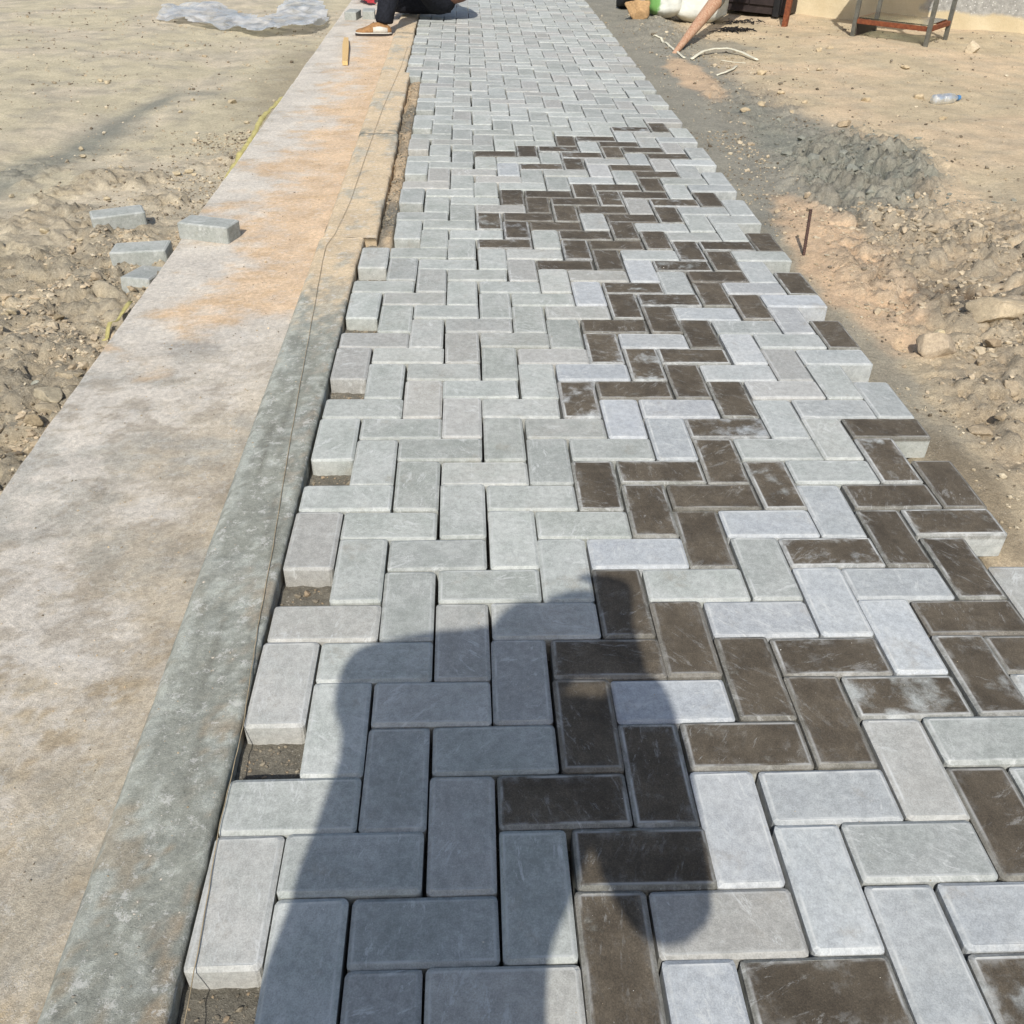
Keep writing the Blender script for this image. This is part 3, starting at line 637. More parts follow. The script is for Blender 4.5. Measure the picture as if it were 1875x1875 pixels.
# ------------------------------------------------------------------ wall at the back right
def wall_mat():
    m, nt, b = new_mat('plastered_wall'); N = NT(nt)
    geo = N.n('ShaderNodeNewGeometry'); P = geo.outputs['Position']; s = N.n('ShaderNodeSeparateXYZ'); N.link(P, s.inputs[0])
    n = N.noise(P, 2.5, 6, 0.65); n2 = N.noise(P, 22, 5, 0.7); n3 = N.noise(P, 120, 3, 0.6)
    c = N.mix(N.ramp(n, 0.3, 0.7), tuple(lin(206, 188, 152, K)), tuple(lin(222, 206, 172, K)))
    g = N.mix(N.ramp(n2, 0.3, 0.7), tuple(lin(150, 148, 142, K)), tuple(lin(184, 182, 174, K)))
    g = N.mix(N.ramp(N.vor(P, 34), 0.22, 0.1), g, tuple(lin(226, 224, 216, K)))
    e = N.math('ADD', s.outputs[0], N.math('MULTIPLY', n, 0.5)); zz = N.math('ADD', s.outputs[2], N.math('MULTIPLY', n, 0.12))
    mk = N.math('MULTIPLY', N.ramp(e, 4.68, 4.78), N.ramp(zz, 0.13, 0.17))
    c = N.mix(mk, c, g)
    c = N.mix(0.5, c, N.mix(n3, (0.75, 0.75, 0.75), (1.25, 1.25, 1.25)), 'MULTIPLY')
    N.link(c, b.inputs['Base Color']); b.inputs['Roughness'].default_value = 0.92; b.inputs['Specular IOR Level'].default_value = 0.15
    N.link(N.bump(N.math('ADD', n2, N.math('MULTIPLY', n3, 0.5)), 0.5, 0.01), b.inputs['Normal']); return m
M_WALL = wall_mat()
wa = np.array([2.3, 9.55]); wb = np.array([8.2, 6.40]); wd = (wb - wa) / np.linalg.norm(wb - wa); wnrm = np.array([wd[1], -wd[0]])
nW = 120; V = []; F = []
hs = [-0.25, 0.0, 0.05, 0.1, 0.2, 0.4, 0.8, 1.4, 2.0, 2.5]
for k in range(nW + 1):
    t = k / nW; p = wa + (wb - wa) * t
    for hgt in hs:
        off = 0.012 * pn(t * 40, hgt * 6, 3) + 0.02 * max(0, 0.12 - hgt)
        V.append((p[0] + wnrm[0] * off, p[1] + wnrm[1] * off, hgt))
nh = len(hs)
for k in range(nW):
    for q in range(nh - 1): F.append((k * nh + q, (k + 1) * nh + q, (k + 1) * nh + q + 1, k * nh + q + 1))
n0_ = len(V)
back = [(*(wa - wnrm * 0.22), -0.25), (*(wb - wnrm * 0.22), -0.25), (*(wb - wnrm * 0.22), 2.5), (*(wa - wnrm * 0.22), 2.5)]
V += back; F += [(n0_ + 1, n0_, n0_ + 3, n0_ + 2), tuple([k * nh + nh - 1 for k in range(nW + 1)] + [n0_ + 2, n0_ + 3]), tuple([q for q in range(nh)][::-1] + [n0_ , n0_ + 3][:1] + [n0_ + 3]), tuple([nW * nh + q for q in range(nh)] + [n0_ + 2, n0_ + 1])]
wall = mesh_obj('plastered_wall', V, F, M_WALL, None, True)
tag(wall, 'cream plastered wall with a rough grey patch behind the metal stand', 'wall')
def wall_pt(t): return wa + (wb - wa) * t

# ------------------------------------------------------------------ loose pavers
def loose_paver(loc, rot, label, grey=(0.0, 0.25, 0.3, 0.1), group='loose pavers beside the kerb slab', seed=0):
    V, F = paver_shape(seed + 500, 3)
    me = bpy.data.meshes.new('loose_paver'); V = [(x, y, z + 0.060) for x, y, z in V]
    me.from_pydata(V, [], F); me.update(); uv = me.uv_layers.new(name='UVMap')
    for l in me.loops: uv.data[l.index].uv = V[l.vertex_index][:2]
    me.materials.append(M_PAVER)
    o = bpy.data.objects.new('loose_paver', me); COL.objects.link(o); o.location = loc; o.rotation_euler = rot; o.color = grey
    return tag(o, label, 'paver', group)
def edge_pose(pa, pb, z, extra=0.0):            # centre from the bottom front edge seen in the photo
    a = gp(*pa, z); b = gp(*pb, z); yaw = math.atan2(b[1] - a[1], b[0] - a[0]); m = (a + b) / 2
    return m[0] - math.sin(yaw) * 0.0505 + math.cos(yaw) * extra, m[1] + math.cos(yaw) * 0.0505 + math.sin(yaw) * extra, yaw
x, y, yaw = edge_pose((181, 433), (267, 423), -0.11)
loose_paver((x, y, ground_z(x, y) - 0.004), (0.03, -0.02, yaw), 'loose grey paver lying flat on the bare dirt away from the slab', seed=1)
x, y, yaw = edge_pose((327, 437), (420, 448), -0.03)
loose_paver((x, y, slab_z(x, y) + 0.0005), (0.0, 0.0, yaw), 'loose grey paver resting on top of the slab edge', seed=2)
loose_paver((-0.805, 2.545, ground_z(-0.80, 2.54) + 0.012), (0.05, -0.06, 0.02), 'loose grey paver on the dirt wedged against the slab edge', seed=3)
loose_paver((-0.756, 2.372, ground_z(-0.76, 2.37) - 0.020), (0.06, 0.16, 1.50), 'tilted loose paver half sunk in rubble against the slab edge', seed=4)
bz = slab_z(-0.5, 8.0)
loose_paver((-0.56, 8.10, bz + 0.0), (0, 0, 1.45), 'loose grey paver on the slab farther from the black jeans', seed=5, group='loose pavers behind the squatting worker')
loose_paver((-0.43, 8.16, bz + 0.0), (0, 0, 1.62), 'loose grey paver on the slab close beside the black jeans', seed=6, group='loose pavers behind the squatting worker')

# ------------------------------------------------------------------ string line, strap, wood, rebar
SP = [(332, 1990), (338, 1872), (372, 1690), (400, 1520), (424, 1420), (445, 1330), (461, 1222), (472, 1150), (500, 1000), (524, 850), (550, 700), (572, 580), (590, 480), (597, 450), (613, 428), (640, 372), (668, 290), (700, 200), (735, 120), (748, 80)]
pts = [gp(a, b, 0.004) for a, b in SP]
fine = []
for k in range(len(pts) - 1):
    for q in range(6):
        t = q / 6; p = pts[k] * (1 - t) + pts[k + 1] * t
        p = p + np.array([0.0004 * math.sin(k * 5 + q * 2.1), 0, 0]); fine.append(p)
st = tube('string_line', fine, 0.0008, M_STRING, n=6); tag(st, 'thin tan twine stretched along the top of the kerb', 'string')
def ribbon(name, pts, w, mat, tilt=0.3, th=0.0015):
    V, F = [], []
    for k, p in enumerate(pts):
        t = Vector(pts[min(k + 1, len(pts) - 1)]) - Vector(pts[max(k - 1, 0)]); t.normalize()
        a = tilt * math.sin(k * 0.37) + 0.25 * math.sin(k * 1.3); s = t.cross(Vector((0, 0, 1))).normalized()
        d = s * math.cos(a) + Vector((0, 0, 1)) * math.sin(a); nn = d.cross(t)
        for q in (-1, 1):
            for e in (0, 1): V.append(Vector(p) + d * (q * w / 2) + nn * th * e)
    for k in range(len(pts) - 1):
        b = k * 4; c = b + 4
        F += [(b, b + 2, c + 2, c), (b + 1, c + 1, c + 3, b + 3), (b, c, c + 1, b + 1), (b + 2, b + 3, c + 3, c + 2)]
    F += [(0, 1, 3, 2), tuple(len(V) - 4 + q for q in (0, 2, 3, 1))]
    return mesh_obj(name, V, F, mat, None, True)
for (ya, yb, wd_, lab) in ((3.26, 5.34, 0.030, 'long faded yellow strap lying along the outer edge of the slab'), (1.84, 2.16, 0.014, 'short yellow strap end poking from rubble below the tilted paver')):
    sp = []
    for yy in np.arange(ya, yb, 0.03):
        xx = -0.722 + 0.010 * math.sin(yy * 2.3) - 0.006 * math.sin(yy * 7)
        sp.append((xx, yy, max(ground_z(xx, yy) + 0.022, -0.075 + 0.012 * math.sin(yy * 3.1))))
    tag(ribbon('strap', sp, wd_, M_STRAP, 0.25), lab, 'strap')
a = gp(632, 118, -0.02); b = gp(634, 66, -0.005)
bm = bmesh.new(); dv = Vector((b[0] - a[0], b[1] - a[1], 0)); yaw = math.atan2(dv.y, dv.x)
M = Matrix.Translation((a[0], a[1], slab_z(a[0], a[1]) + 0.006)) @ Matrix.Rotation(yaw, 4, 'Z')
for (x0, x1, w0, w1, h0, h1) in ((0.0, 0.62, 0.036, 0.046, 0.022, 0.03), (0.62, 0.95, 0.046, 0.034, 0.03, 0.022)):
    vs_ = [bm.verts.new(M @ Vector((xx, sy * ww, zz))) for xx, ww, hh in ((x0, w0, h0), (x1, w1, h1)) for sy in (-0.5, 0.5) for zz in (-0.004, hh)]
    for f in ((0, 1, 3, 2), (4, 6, 7, 5), (0, 4, 5, 1), (2, 3, 7, 6), (0, 2, 6, 4), (1, 5, 7, 3)): bm.faces.new([vs_[q] for q in f])
bmesh.ops.remove_doubles(bm, verts=bm.verts, dist=1e-4); bmesh.ops.bevel(bm, geom=list(bm.edges), offset=0.002, segments=1, affect='EDGES')
tag(bm_obj('wooden_offcut', bm, M_WOOD), 'pale wooden offcut lying on the slab near the tan shoe', 'wood')

rb = gp(1471, 470, -0.055); rt = rb + np.array([-0.004, 0.012, 0.175])
P = []; Rr = []
for k in range(85):
    t = k / 84; P.append(rb + (rt - rb) * (t * 1.25 - 0.25)); Rr.append(0.0056 + (0.0011 if k % 3 == 0 else 0))
reb = tube('rebar_stake', P, Rr, M_REBAR, n=10, smooth=False); tag(reb, 'rusty ribbed rebar stake upright in the sand beside the paving', 'rebar')

# ------------------------------------------------------------------ stones and gravel
def rock_mesh(seed, sub=3, sx=1, sy=1, sz=1, ang=0.35):
    bm = bmesh.new(); bmesh.ops.create_icosphere(bm, subdivisions=sub, radius=1.0)
    rs = np.random.default_rng(seed); offs = rs.random(3) * 40
    planes = [(Vector(rs.normal(size=3)).normalized(), rs.uniform(0.40, 0.80)) for _ in range(18)]
    V = np.array([v.co[:] for v in bm.verts])
    for n_, d_ in planes:
        dd = V @ np.array(n_) - d_; V = V - np.maximum(dd, 0)[:, None] * np.array(n_) * 0.97
    r = 1 + 0.07 * fbm(V[:, 0] * 1.3 + offs[0] + V[:, 2], V[:, 1] * 1.3 + offs[1] - V[:, 2], 1, 4) + 0.06 * fbm(V[:, 0] * 5 + offs[2], V[:, 1] * 5 + V[:, 2] * 5, 2, 5, 0.65)
    V = V * r[:, None] * np.array([sx, sy, sz])
    F = [[v.index for v in f.verts] for f in bm.faces]; bm.free(); return V, F
def stone(px, py, wpx, label, hr=0.55, ar=0.8, sink=0.35, col=(200, 182, 152), seed=0, group=None, sub=4, z=None, rz=0.0):
    z0 = -0.05 if px > 937 else -0.11
    for _ in range(3):
        g = gp(px, py, z0); z0 = ground_z(g[0], g[1])
    if z is not None: z0 = z; g = gp(px, py, z0)
    dist = np.linalg.norm(g - CP); w_ = wpx / FPX * dist / 2
    V, F = rock_mesh(seed + int(px * 3 + py), sub, w_, w_ * ar, w_ * hr)
    c = lin(*col, K) * (0.85 + 0.3 * np.random.default_rng(int(px + py)).random((len(V), 1)) * 0.5)
    o = mesh_obj('stone', V, F, M_STONE, None, sub > 3, c)
    o.location = (g[0], g[1] + w_ * ar * 0.5, z0 + w_ * hr * (1 - 2 * sink)); o.rotation_euler = (0, 0, rz)
    return tag(o, label, 'stone', group)
G1 = 'small stones scattered on the dirt lot'; G2 = 'stones bedded in the rough bank'
stone(1722, 655, 88, 'squarish pale stone bedded in the bank beside a small dark hole', 0.62, 0.7, 0.3, (196, 178, 152), 1)
stone(1848, 590, 150, 'large flat boulder half buried above a dark hollow in the bank', 0.42, 0.85, 0.35, (198, 180, 150), 2)
stone(1722, 617, 30, 'small cream stone lying behind the squarish pale stone', 0.55, 0.6, 0.2, (226, 208, 168), 3)
stone(1822, 640, 46, 'brownish clod on the bank beside the squarish pale stone', 0.5, 0.8, 0.35, (176, 156, 128), 4)
stone(1860, 720, 60, 'broad stone in crumbling soil below the brownish clod', 0.5, 0.8, 0.4, (190, 172, 144), 6, G2)
stone(1800, 800, 56, 'low stone in cracked soil beside the paving edge, lowest on the bank', 0.45, 0.8, 0.4, (186, 168, 140), 7, G2)
stone(1835, 775, 34, 'little stone in cracked soil between two larger bank stones', 0.5, 0.8, 0.4, (186, 168, 140), 8, G2)
stone(1548, 232, 28, 'grey stone casting a dark base on the sandy lot', 0.62, 0.8, 0.25, (186, 166, 136), 9, G1)
for q, (a_, b_, c_) in enumerate([(1395, 195, 22), (1432, 172, 16), (1450, 200, 20), (1475, 190, 16), (1660, 128, 18), (1500, 130, 16), (1520, 90, 16), (1655, 125, 14), (1728, 220, 16), (1395, 138, 26), (1685, 182, 26), (1585, 186, 20), (1365, 205, 20), (1500, 95, 16)]):
    stone(a_, b_, c_, 'small tan stone lying loose on the sandy lot', 0.55, 0.85, 0.25, (206, 186, 152), 20 + q, 'small tan stones on the sandy lot', 2)
stone(1785, 98, 34, 'pale broken rock at the foot of the wall', 0.7, 0.8, 0.2, (206, 190, 162), 50)
for q, (a_, b_, c_) in enumerate([(1445, 285, 30), (1490, 300, 34), (1545, 285, 26), (1560, 320, 36), (1625, 300, 26), (1520, 345, 22), (1470, 262, 24), (1600, 340, 24)]):
    stone(a_, b_, c_, 'lump of damp grey mortar crusted on the heap', 0.6, 0.85, 0.35, (148, 148, 136), 60 + q, 'mortar lumps on the grey heap', 2)
stone(85, 760, 62, 'smooth rounded stone in the rubble by the slab edge', 0.5, 0.85, 0.35, (176, 162, 136), 80)
stone(85, 735, 78, 'broad flat stone in the rubble by the slab edge', 0.32, 0.8, 0.4, (186, 174, 148), 81)
stone(58, 795, 44, 'egg-shaped grey-brown stone sunk beside the slab edge', 0.6, 1.0, 0.35, (168, 152, 124), 82)
stone(68, 708, 34, 'small grey-green stone above the broad flat stone', 0.5, 0.8, 0.35, (172, 172, 156), 83)
stone(125, 700, 50, 'cracked earthy clod touching the slab edge', 0.45, 0.8, 0.4, (182, 168, 142), 84)
stone(108, 595, 24, 'crumbly dark clod alone on the bare dirt', 0.75, 0.8, 0.2, (158, 142, 114), 85)
stone(64, 548, 22, 'long brownish pebble on the dirt near the tilted paver', 0.4, 0.5, 0.3, (196, 178, 150), 86)
for q, (a_, b_, c_) in enumerate([(425, 190, 20), (452, 227, 14), (352, 185, 12), (195, 154, 16), (183, 150, 12), (330, 207, 10), (150, 290, 14), (148, 276, 14), (82, 430, 24), (146, 444, 16), (128, 436, 16), (222, 310, 14), (20, 362, 14), (50, 395, 14), (195, 368, 20), (170, 395, 16), (325, 322, 22), (345, 318, 18), (355, 322, 14), (25, 590, 24), (8, 580, 22)]):
    stone(a_, b_, c_, 'small pebble lying loose on the dirt left of the slab', 0.6, 0.85, 0.25, (200, 184, 152), 100 + q, 'small pebbles on the dirt left of the slab', 2)

def base_rock(seed, sub):
    V, F = rock_mesh(seed, sub, 1, 0.85, 0.65); return np.array(V), np.array(F)
shapes = [base_rock(900 + k, 1) for k in range(6)]
def scatter(n, sampler, zfun, sizes, colours, seed):
    rs = np.random.default_rng(seed); VV, FF, CC = [], [], []; n0 = 0
    for _ in range(n):
        x, y = sampler(rs)
        if x is None: continue
        s = sizes(rs, x, y); V, F = shapes[rs.integers(6)]
        a = rs.uniform(0, 6.28); c_, s_ = math.cos(a), math.sin(a); W = V * s * np.array([1, rs.uniform(0.7, 1.1), rs.uniform(0.7, 1.2)])
        W = np.stack([W[:, 0] * c_ - W[:, 1] * s_ + x, W[:, 0] * s_ + W[:, 1] * c_ + y, W[:, 2] + zfun(x, y) + s * 0.2], 1)
        VV.append(W); FF.append(F + n0); n0 += len(W)
        CC.append(np.tile(colours(rs, x, y), (len(W), 1)))
    return np.concatenate(VV), np.concatenate(FF), np.concatenate(CC)
def samp(rs):
    u_ = rs.random()
    if u_ < 0.28: x, y = -0.70 - abs(rs.normal(0, 0.28)), rs.uniform(0.7, 4.6)
    elif u_ < 0.50: x, y = -0.75 - rs.random() * 3.2, rs.uniform(1.0, 9.0)
    elif u_ < 0.72: x, y = 1.60 + abs(rs.normal(0.35, 0.4)), rs.uniform(0.5, 4.6)
    elif u_ < 0.86: x, y = 1.75 + rs.random() * 3.2, rs.uniform(2.5, 8.6)
    else: x, y = rs.normal(2.15, 0.28), rs.uniform(3.0, 8.8)
    k = float(pn(x * 3.0, y * 3.0, 6)) + 0.25
    if rs.random() > 0.25 + 1.6 * k or (1.50 < x < 1.60) or (-0.70 < x < 1.5): return None, None
    return x, y
def gsz(rs, x, y): return float(np.clip(rs.lognormal(-5.75, 0.55), 0.0016, 0.016)) * (1 + 0.13 * max(y, 0))
def gcol(rs, x, y):
    base = lin(*[(204, 186, 156), (186, 170, 142), (214, 200, 172), (150, 138, 118), (120, 108, 90)][rs.integers(5)], K)
    if 1.9 < x < 2.6 and 3.1 < y < 4.6: base = lin(146, 146, 133, K)
    return base * rs.uniform(0.75, 1.1)
V1, F1, C1 = scatter(26000, samp, ground_z, gsz, gcol, 3)
def samp5(rs):
    u_ = rs.random()
    if u_ < 0.40: x, y = -0.705 - abs(rs.normal(0, 0.24)), rs.uniform(0.6, 2.9)
    elif u_ < 0.85: x, y = rs.normal(2.25, 0.33), rs.uniform(0.8, 3.2)
    else: x, y = rs.normal(2.2, 0.2), rs.normal(3.8, 0.5)
    k = float(fbm(np.array(x * 4.0), np.array(y * 4.0), 16, 2)) + 0.12
    if rs.random() > 0.1 + 2.2 * k or -0.71 < x < 1.68: return None, None
    return x, y
def ccol(rs, x, y):
    if x > 1.9 and y > 3.15: return lin(146, 145, 132, K) * rs.uniform(0.85, 1.1)
    return lin(*[(196, 178, 150), (184, 166, 138), (204, 188, 160)][rs.integers(3)], K) * rs.uniform(0.85, 1.08)
def samp6(rs):
    return rs.uniform(0.01, 1.53), (rs.uniform(-0.3, 3.0) if rs.random() < 0.75 else rs.uniform(3.0, 7.0))
V6, F6, C6 = scatter(900, samp6, lambda x, y: 0.0, lambda rs, x, y: float(np.clip(rs.lognormal(-7.1, 0.4), 0.0005, 0.0028)), lambda rs, x, y: lin(*[(226, 218, 200), (200, 180, 150), (236, 232, 222)][rs.integers(3)], K), 14)
V5, F5, C5 = scatter(22000, samp5, lambda x, y: ground_z(x, y) - 0.003, lambda rs, x, y: float(np.clip(rs.lognormal(-4.95, 0.6), 0.003, 0.034)), ccol, 13)
def samp2(rs):
    y = rs.uniform(-0.3, 8.0); x = -0.19 - abs(rs.normal(0, 0.2)) if rs.random() < 0.75 else rs.uniform(-0.66, -0.18)
    return (x, y) if x > -0.67 else (None, None)
V2, F2, C2 = scatter(2600, samp2, slab_z, lambda rs, x, y: float(np.clip(rs.lognormal(-6.35, 0.5), 0.0011, 0.009)), lambda rs, x, y: lin(*[(214, 190, 154), (190, 176, 150), (140, 128, 110), (226, 206, 176)][rs.integers(4)], K) * rs.uniform(0.75, 1.05), 4)
def samp3(rs):
    y = rs.uniform(-0.3, 2.5) if rs.random() < 0.7 else rs.uniform(2.5, 7); return rs.uniform(-0.15, -0.012), y
V3, F3, C3 = scatter(900, samp3, lambda x, y: 0.0, lambda rs, x, y: float(np.clip(rs.lognormal(-6.5, 0.45), 0.001, 0.005)), lambda rs, x, y: lin(*[(206, 186, 154), (180, 172, 156), (220, 208, 190)][rs.integers(3)], K) * rs.uniform(0.7, 1.0), 5)
def samp4(rs):
    if rs.random() < 0.5: return rs.uniform(0.05, 0.10), rs.uniform(2.6, 5.4)
    return rs.uniform(0.004, 0.098), (int(rs.integers(-1, 6)) * 4 + 1) * U + rs.uniform(0.005, 0.098)
def bed_z(x, y):
    i = int(np.clip(np.searchsorted(bx, x), 0, len(bx) - 1)); j = int(np.clip(np.searchsorted(by, y), 0, len(by) - 1)); return float(Z[j, i])
V4, F4, C4 = scatter(1500, samp4, bed_z, lambda rs, x, y: float(np.clip(rs.lognormal(-6.0 + (0.5 if y > 2.55 else 0), 0.6), 0.001, 0.014)), lambda rs, x, y: lin(*[(190, 168, 138), (150, 140, 122), (170, 158, 136)][rs.integers(3)], K) * rs.uniform(0.7, 1.0), 6)
def join_stuff(name, sets):
    VV, FF, CC = [], [], []; n0 = 0
    for v, f, c in sets: VV.append(v); FF.append(f + n0); CC.append(c); n0 += len(v)
    o = mesh_obj(name, np.concatenate(VV), np.concatenate(FF), M_GRAVEL, None, False, np.concatenate(CC)); return tag(o, 'loose gravel and grit strewn over the dirt and slab', 'gravel', kind='stuff')
join_stuff('gravel', [(V1, F1, C1), (V2, F2, C2), (V3, F3, C3), (V4, F4, C4), (V5, F5, C5), (V6, F6, C6)])

# ------------------------------------------------------------------ plastic sheet, red cloth
def sheet(name, poly_px, z, amp, mat, label, cat, step=0.03, seed=1, hz=None):
    P = np.array([gp(a, b, z)[:2] for a, b in poly_px])
    x0, y0 = P.min(0) - 0.05; x1, y1 = P.max(0) + 0.05
    xs = np.arange(x0, x1, step); ys = np.arange(y0, y1, step); X, Y = np.meshgrid(xs, ys)
    inside = np.zeros(X.shape, bool); k = len(P) - 1
    Xd = X + 0.03 * fbm(X * 5, Y * 5, seed); Yd = Y + 0.05 * fbm(X * 5, Y * 5, seed + 1)
    for q in range(len(P)):
        xa, ya = P[q]; xb, yb = P[k]
        m = ((ya > Yd) != (yb > Yd)) & (Xd < (xb - xa) * (Yd - ya) / (yb - ya + 1e-9) + xa); inside ^= m; k = q
    r1 = np.abs(fbm(X * 2.6 + 0.6 * Y, Y * 2.6, seed + 5, 3, 0.45)); r2 = fbm(X * 1.6, Y * 1.5, seed + 7, 2)
    base = np.vectorize(hz or ground_z)(X, Y)
    Zs = base + 0.006 + amp * np.clip(0.22 + 1.0 * r2 + 0.9 * (0.35 - r1), 0.03, None)
    idx = -np.ones(X.shape, int); idx[inside] = np.arange(inside.sum())
    V = np.stack([X, Y, Zs], -1)[inside]; F = []
    for j in range(len(ys) - 1):
        for i in range(len(xs) - 1):
            q = (idx[j, i], idx[j, i + 1], idx[j + 1, i + 1], idx[j + 1, i])
            if min(q) >= 0: F.append(q)
    return tag(mesh_obj(name, V, F, mat, None, True), label, cat)
sheet('plastic_sheet', [(283, 36), (330, 44), (395, 53), (455, 62), (520, 66), (575, 62), (606, 45), (596, 14), (560, 2), (520, 10), (480, 42), (445, 22), (395, 10), (330, 10), (296, 20)], -0.1, 0.10, M_FILM, 'crumpled clear plastic sheet on the dirt beside the slab', 'plastic sheet', 0.022, 3)
rcl = sheet('red_cloth', [(652, 6), (668, 11), (688, 11), (694, 2), (686, -12), (660, -10)], -0.03, 0.07, M_RED, 'crumpled red cloth on the slab behind the worker', 'cloth', 0.02, 8, hz=lambda x, y: -0.028 if x > -0.69 else ground_z(x, y))

# ------------------------------------------------------------------ right background: sacks, post, strips, bottle, twigs
def sack(loc, rx, ry, hgt, rz, label, green, seed):
    n, mrows = 40, 26; V, F = [], []
    for k in range(mrows + 1):
        t = k / mrows; zc = hgt * t
        prof = min(1.0, (t / 0.14) ** 0.5 if t < 0.14 else 1.0) * (1.0 if t < 0.72 else max(0.25, 1 - ((t - 0.72) / 0.28) ** 1.6 * 0.75))
        for q in range(n):
            a = 2 * math.pi * q / n; c_, s_ = math.cos(a), math.sin(a)
            e = 0.72; x = math.copysign(abs(c_) ** e, c_) * rx * prof; y = math.copysign(abs(s_) ** e, s_) * ry * prof
            wr = 1 + 0.10 * float(fbm(a * 1.6 + seed, t * 4, seed, 4)) + 0.05 * float(fbm(a * 6, t * 14 + seed, seed + 2, 3))
            V.append((x * wr, y * wr, zc + 0.02 * float(pn(a * 2, t * 3, seed))))
    for k in range(mrows):
        for q in range(n): F.append((k * n + q, k * n + (q + 1) % n, (k + 1) * n + (q + 1) % n, (k + 1) * n + q))
    F.append(tuple(range(n))[::-1]); F.append(tuple(range(mrows * n, (mrows + 1) * n)))
    o = mesh_obj('cement_sack', V, F, M_SACK, None, True); o.location = loc; o.rotation_euler = (0.0, 0.0, rz); o.color = (green, 0, 0, 1)
    return tag(o, label, 'sack')
z_ = ground_z(2.12, 8.55); sack((2.15, 8.50, z_ - 0.03), 0.17, 0.15, 0.55, 0.3, 'white sack with green print standing beside the plain white sack', 1.0, 3)
z_ = ground_z(2.45, 8.45); sack((2.47, 8.52, z_ - 0.02), 0.24, 0.17, 0.6, -0.15, 'plain white woven sack standing behind the tapered post', 0.0, 9)
base = gp(1237, 93, -0.05); base[2] = ground_z(base[0], base[1]); tp = yp(1311, 2, 7.75); dirp = (tp - base)
P = [base + dirp * t for t in (-0.12, 0.0, 0.15, 0.4, 0.7, 1.0, 1.4, 1.9, 2.4, 2.9)]
Rr = [0.014, 0.020, 0.026, 0.036, 0.048, 0.056, 0.058, 0.058, 0.056, 0.052]
post = empty('tapered_post', tuple(base)); tag(post, 'orange-brown tapered wooden post with steel ring leaning over the sand', 'post')
def child_keep(o, par):
    o.parent = par; o.matrix_parent_inverse = par.matrix_basis.inverted(); return o
child_keep(tube('shaft', P, Rr, M_POST, n=16), post)
ra = base + dirp * 1.0; child_keep(tube('ring', [ra + dirp * t for t in (-0.02, -0.015, 0.05, 0.055)], [0.055, 0.062, 0.063, 0.056], M_STEEL, n=16), post)
def strip(pxs, r, label, lift=0.0, flat=0.45, name='plastic_strip'):
    ps = []
    for k, (a_, b_) in enumerate(pxs):
        g = gp(a_, b_, -0.05); g = gp(a_, b_, ground_z(g[0], g[1])); ps.append(g)
    out = []
    for k in range(len(ps) - 1):
        for q in range(6):
            t = q / 6; p = ps[k] * (1 - t) + ps[k + 1] * t; s = (k + t) / (len(ps) - 1)
            out.append((p[0], p[1], ground_z(p[0], p[1]) + r * 0.6 + lift * math.sin(math.pi * s)))
    return tag(tube(name, out, r, M_HOSE, n=8, flat=flat), label, 'plastic strip')
strip([(1266, 109), (1285, 102), (1305, 98), (1330, 98), (1360, 104), (1392, 114)], 0.014, 'cream plastic strip arched on the sand beside the post foot', 0.03)
strip([(1196, 66), (1210, 76), (1226, 86), (1240, 97), (1256, 110)], 0.011, 'thin cream plastic strip running past the foot of the post', 0.0)
strip([(1312, 139), (1328, 136), (1342, 130), (1350, 121)], 0.009, 'short curled cream plastic strip below the arched strip', 0.01)
strip([(1320, 112), (1340, 114), (1370, 117)], 0.006, 'narrow pale plastic strip beneath the arched strip', 0.0)
bl = gp(1722, 184, -0.03); br = gp(1756, 181, -0.03); zb = ground_z(bl[0], bl[1]) + 0.028
bot = empty('plastic_bottle', (bl[0], bl[1], zb)); tag(bot, 'clear plastic water bottle with blue cap lying on the dirt', 'bottle')
dv = Vector((br[0] - bl[0], br[1] - bl[1], 0)).normalized(); bp0 = Vector((bl[0], bl[1], zb))
prof = [(0.0, 0.026), (0.006, 0.031), (0.05, 0.032), (0.06, 0.029), (0.07, 0.032), (0.12, 0.032), (0.15, 0.026), (0.165, 0.014), (0.175, 0.013)]
child_keep(tube('bottle_body', [bp0 + dv * (a_ * 1.1 - 0.06) for a_, _ in prof], [r for _, r in prof], M_FILM, n=16), bot)
M_CAP = plain('blue_cap', lin(80, 130, 176, K), 0.5)
child_keep(tube('cap', [bp0 + dv * (0.178 * 1.1 - 0.06), bp0 + dv * (0.195 * 1.1 - 0.06)], 0.015, M_CAP, n=14, smooth=False), bot)
def tangle(cx, cy, n, sp, seed, label):
    bm_v, bm_f = [], []; rs = random.Random(seed)
    for k in range(n):
        a = rs.uniform(0, 6.28); p = Vector((cx + rs.gauss(0, sp), cy + rs.gauss(0, sp * 0.7), 0)); L = rs.uniform(0.04, 0.14)
        z0 = ground_z(p.x, p.y) + rs.uniform(0.0, 0.02); r = rs.uniform(0.003, 0.007); m = []
        for q in range(5):
            t = q / 4 - 0.5; m.append(p + Vector((math.cos(a) * t * L + rs.gauss(0, 0.008), math.sin(a) * t * L, z0 + 0.02 * (1 - 4 * t * t) * rs.random())))
        n0 = len(bm_v)
        for q, c_ in enumerate(m):
            for e in range(5):
                an = e / 5 * 6.283; bm_v.append(c_ + Vector((-math.sin(a) * math.cos(an), math.cos(a) * math.cos(an), math.sin(an))) * r * (1 - 0.12 * q))
        for q in range(4):
            for e in range(5): bm_f.append((n0 + q * 5 + e, n0 + q * 5 + (e + 1) % 5, n0 + (q + 1) * 5 + (e + 1) % 5, n0 + (q + 1) * 5 + e))
    return tag(mesh_obj('twig_heap', bm_v, bm_f, M_TWIG), label, 'twigs', kind='stuff')
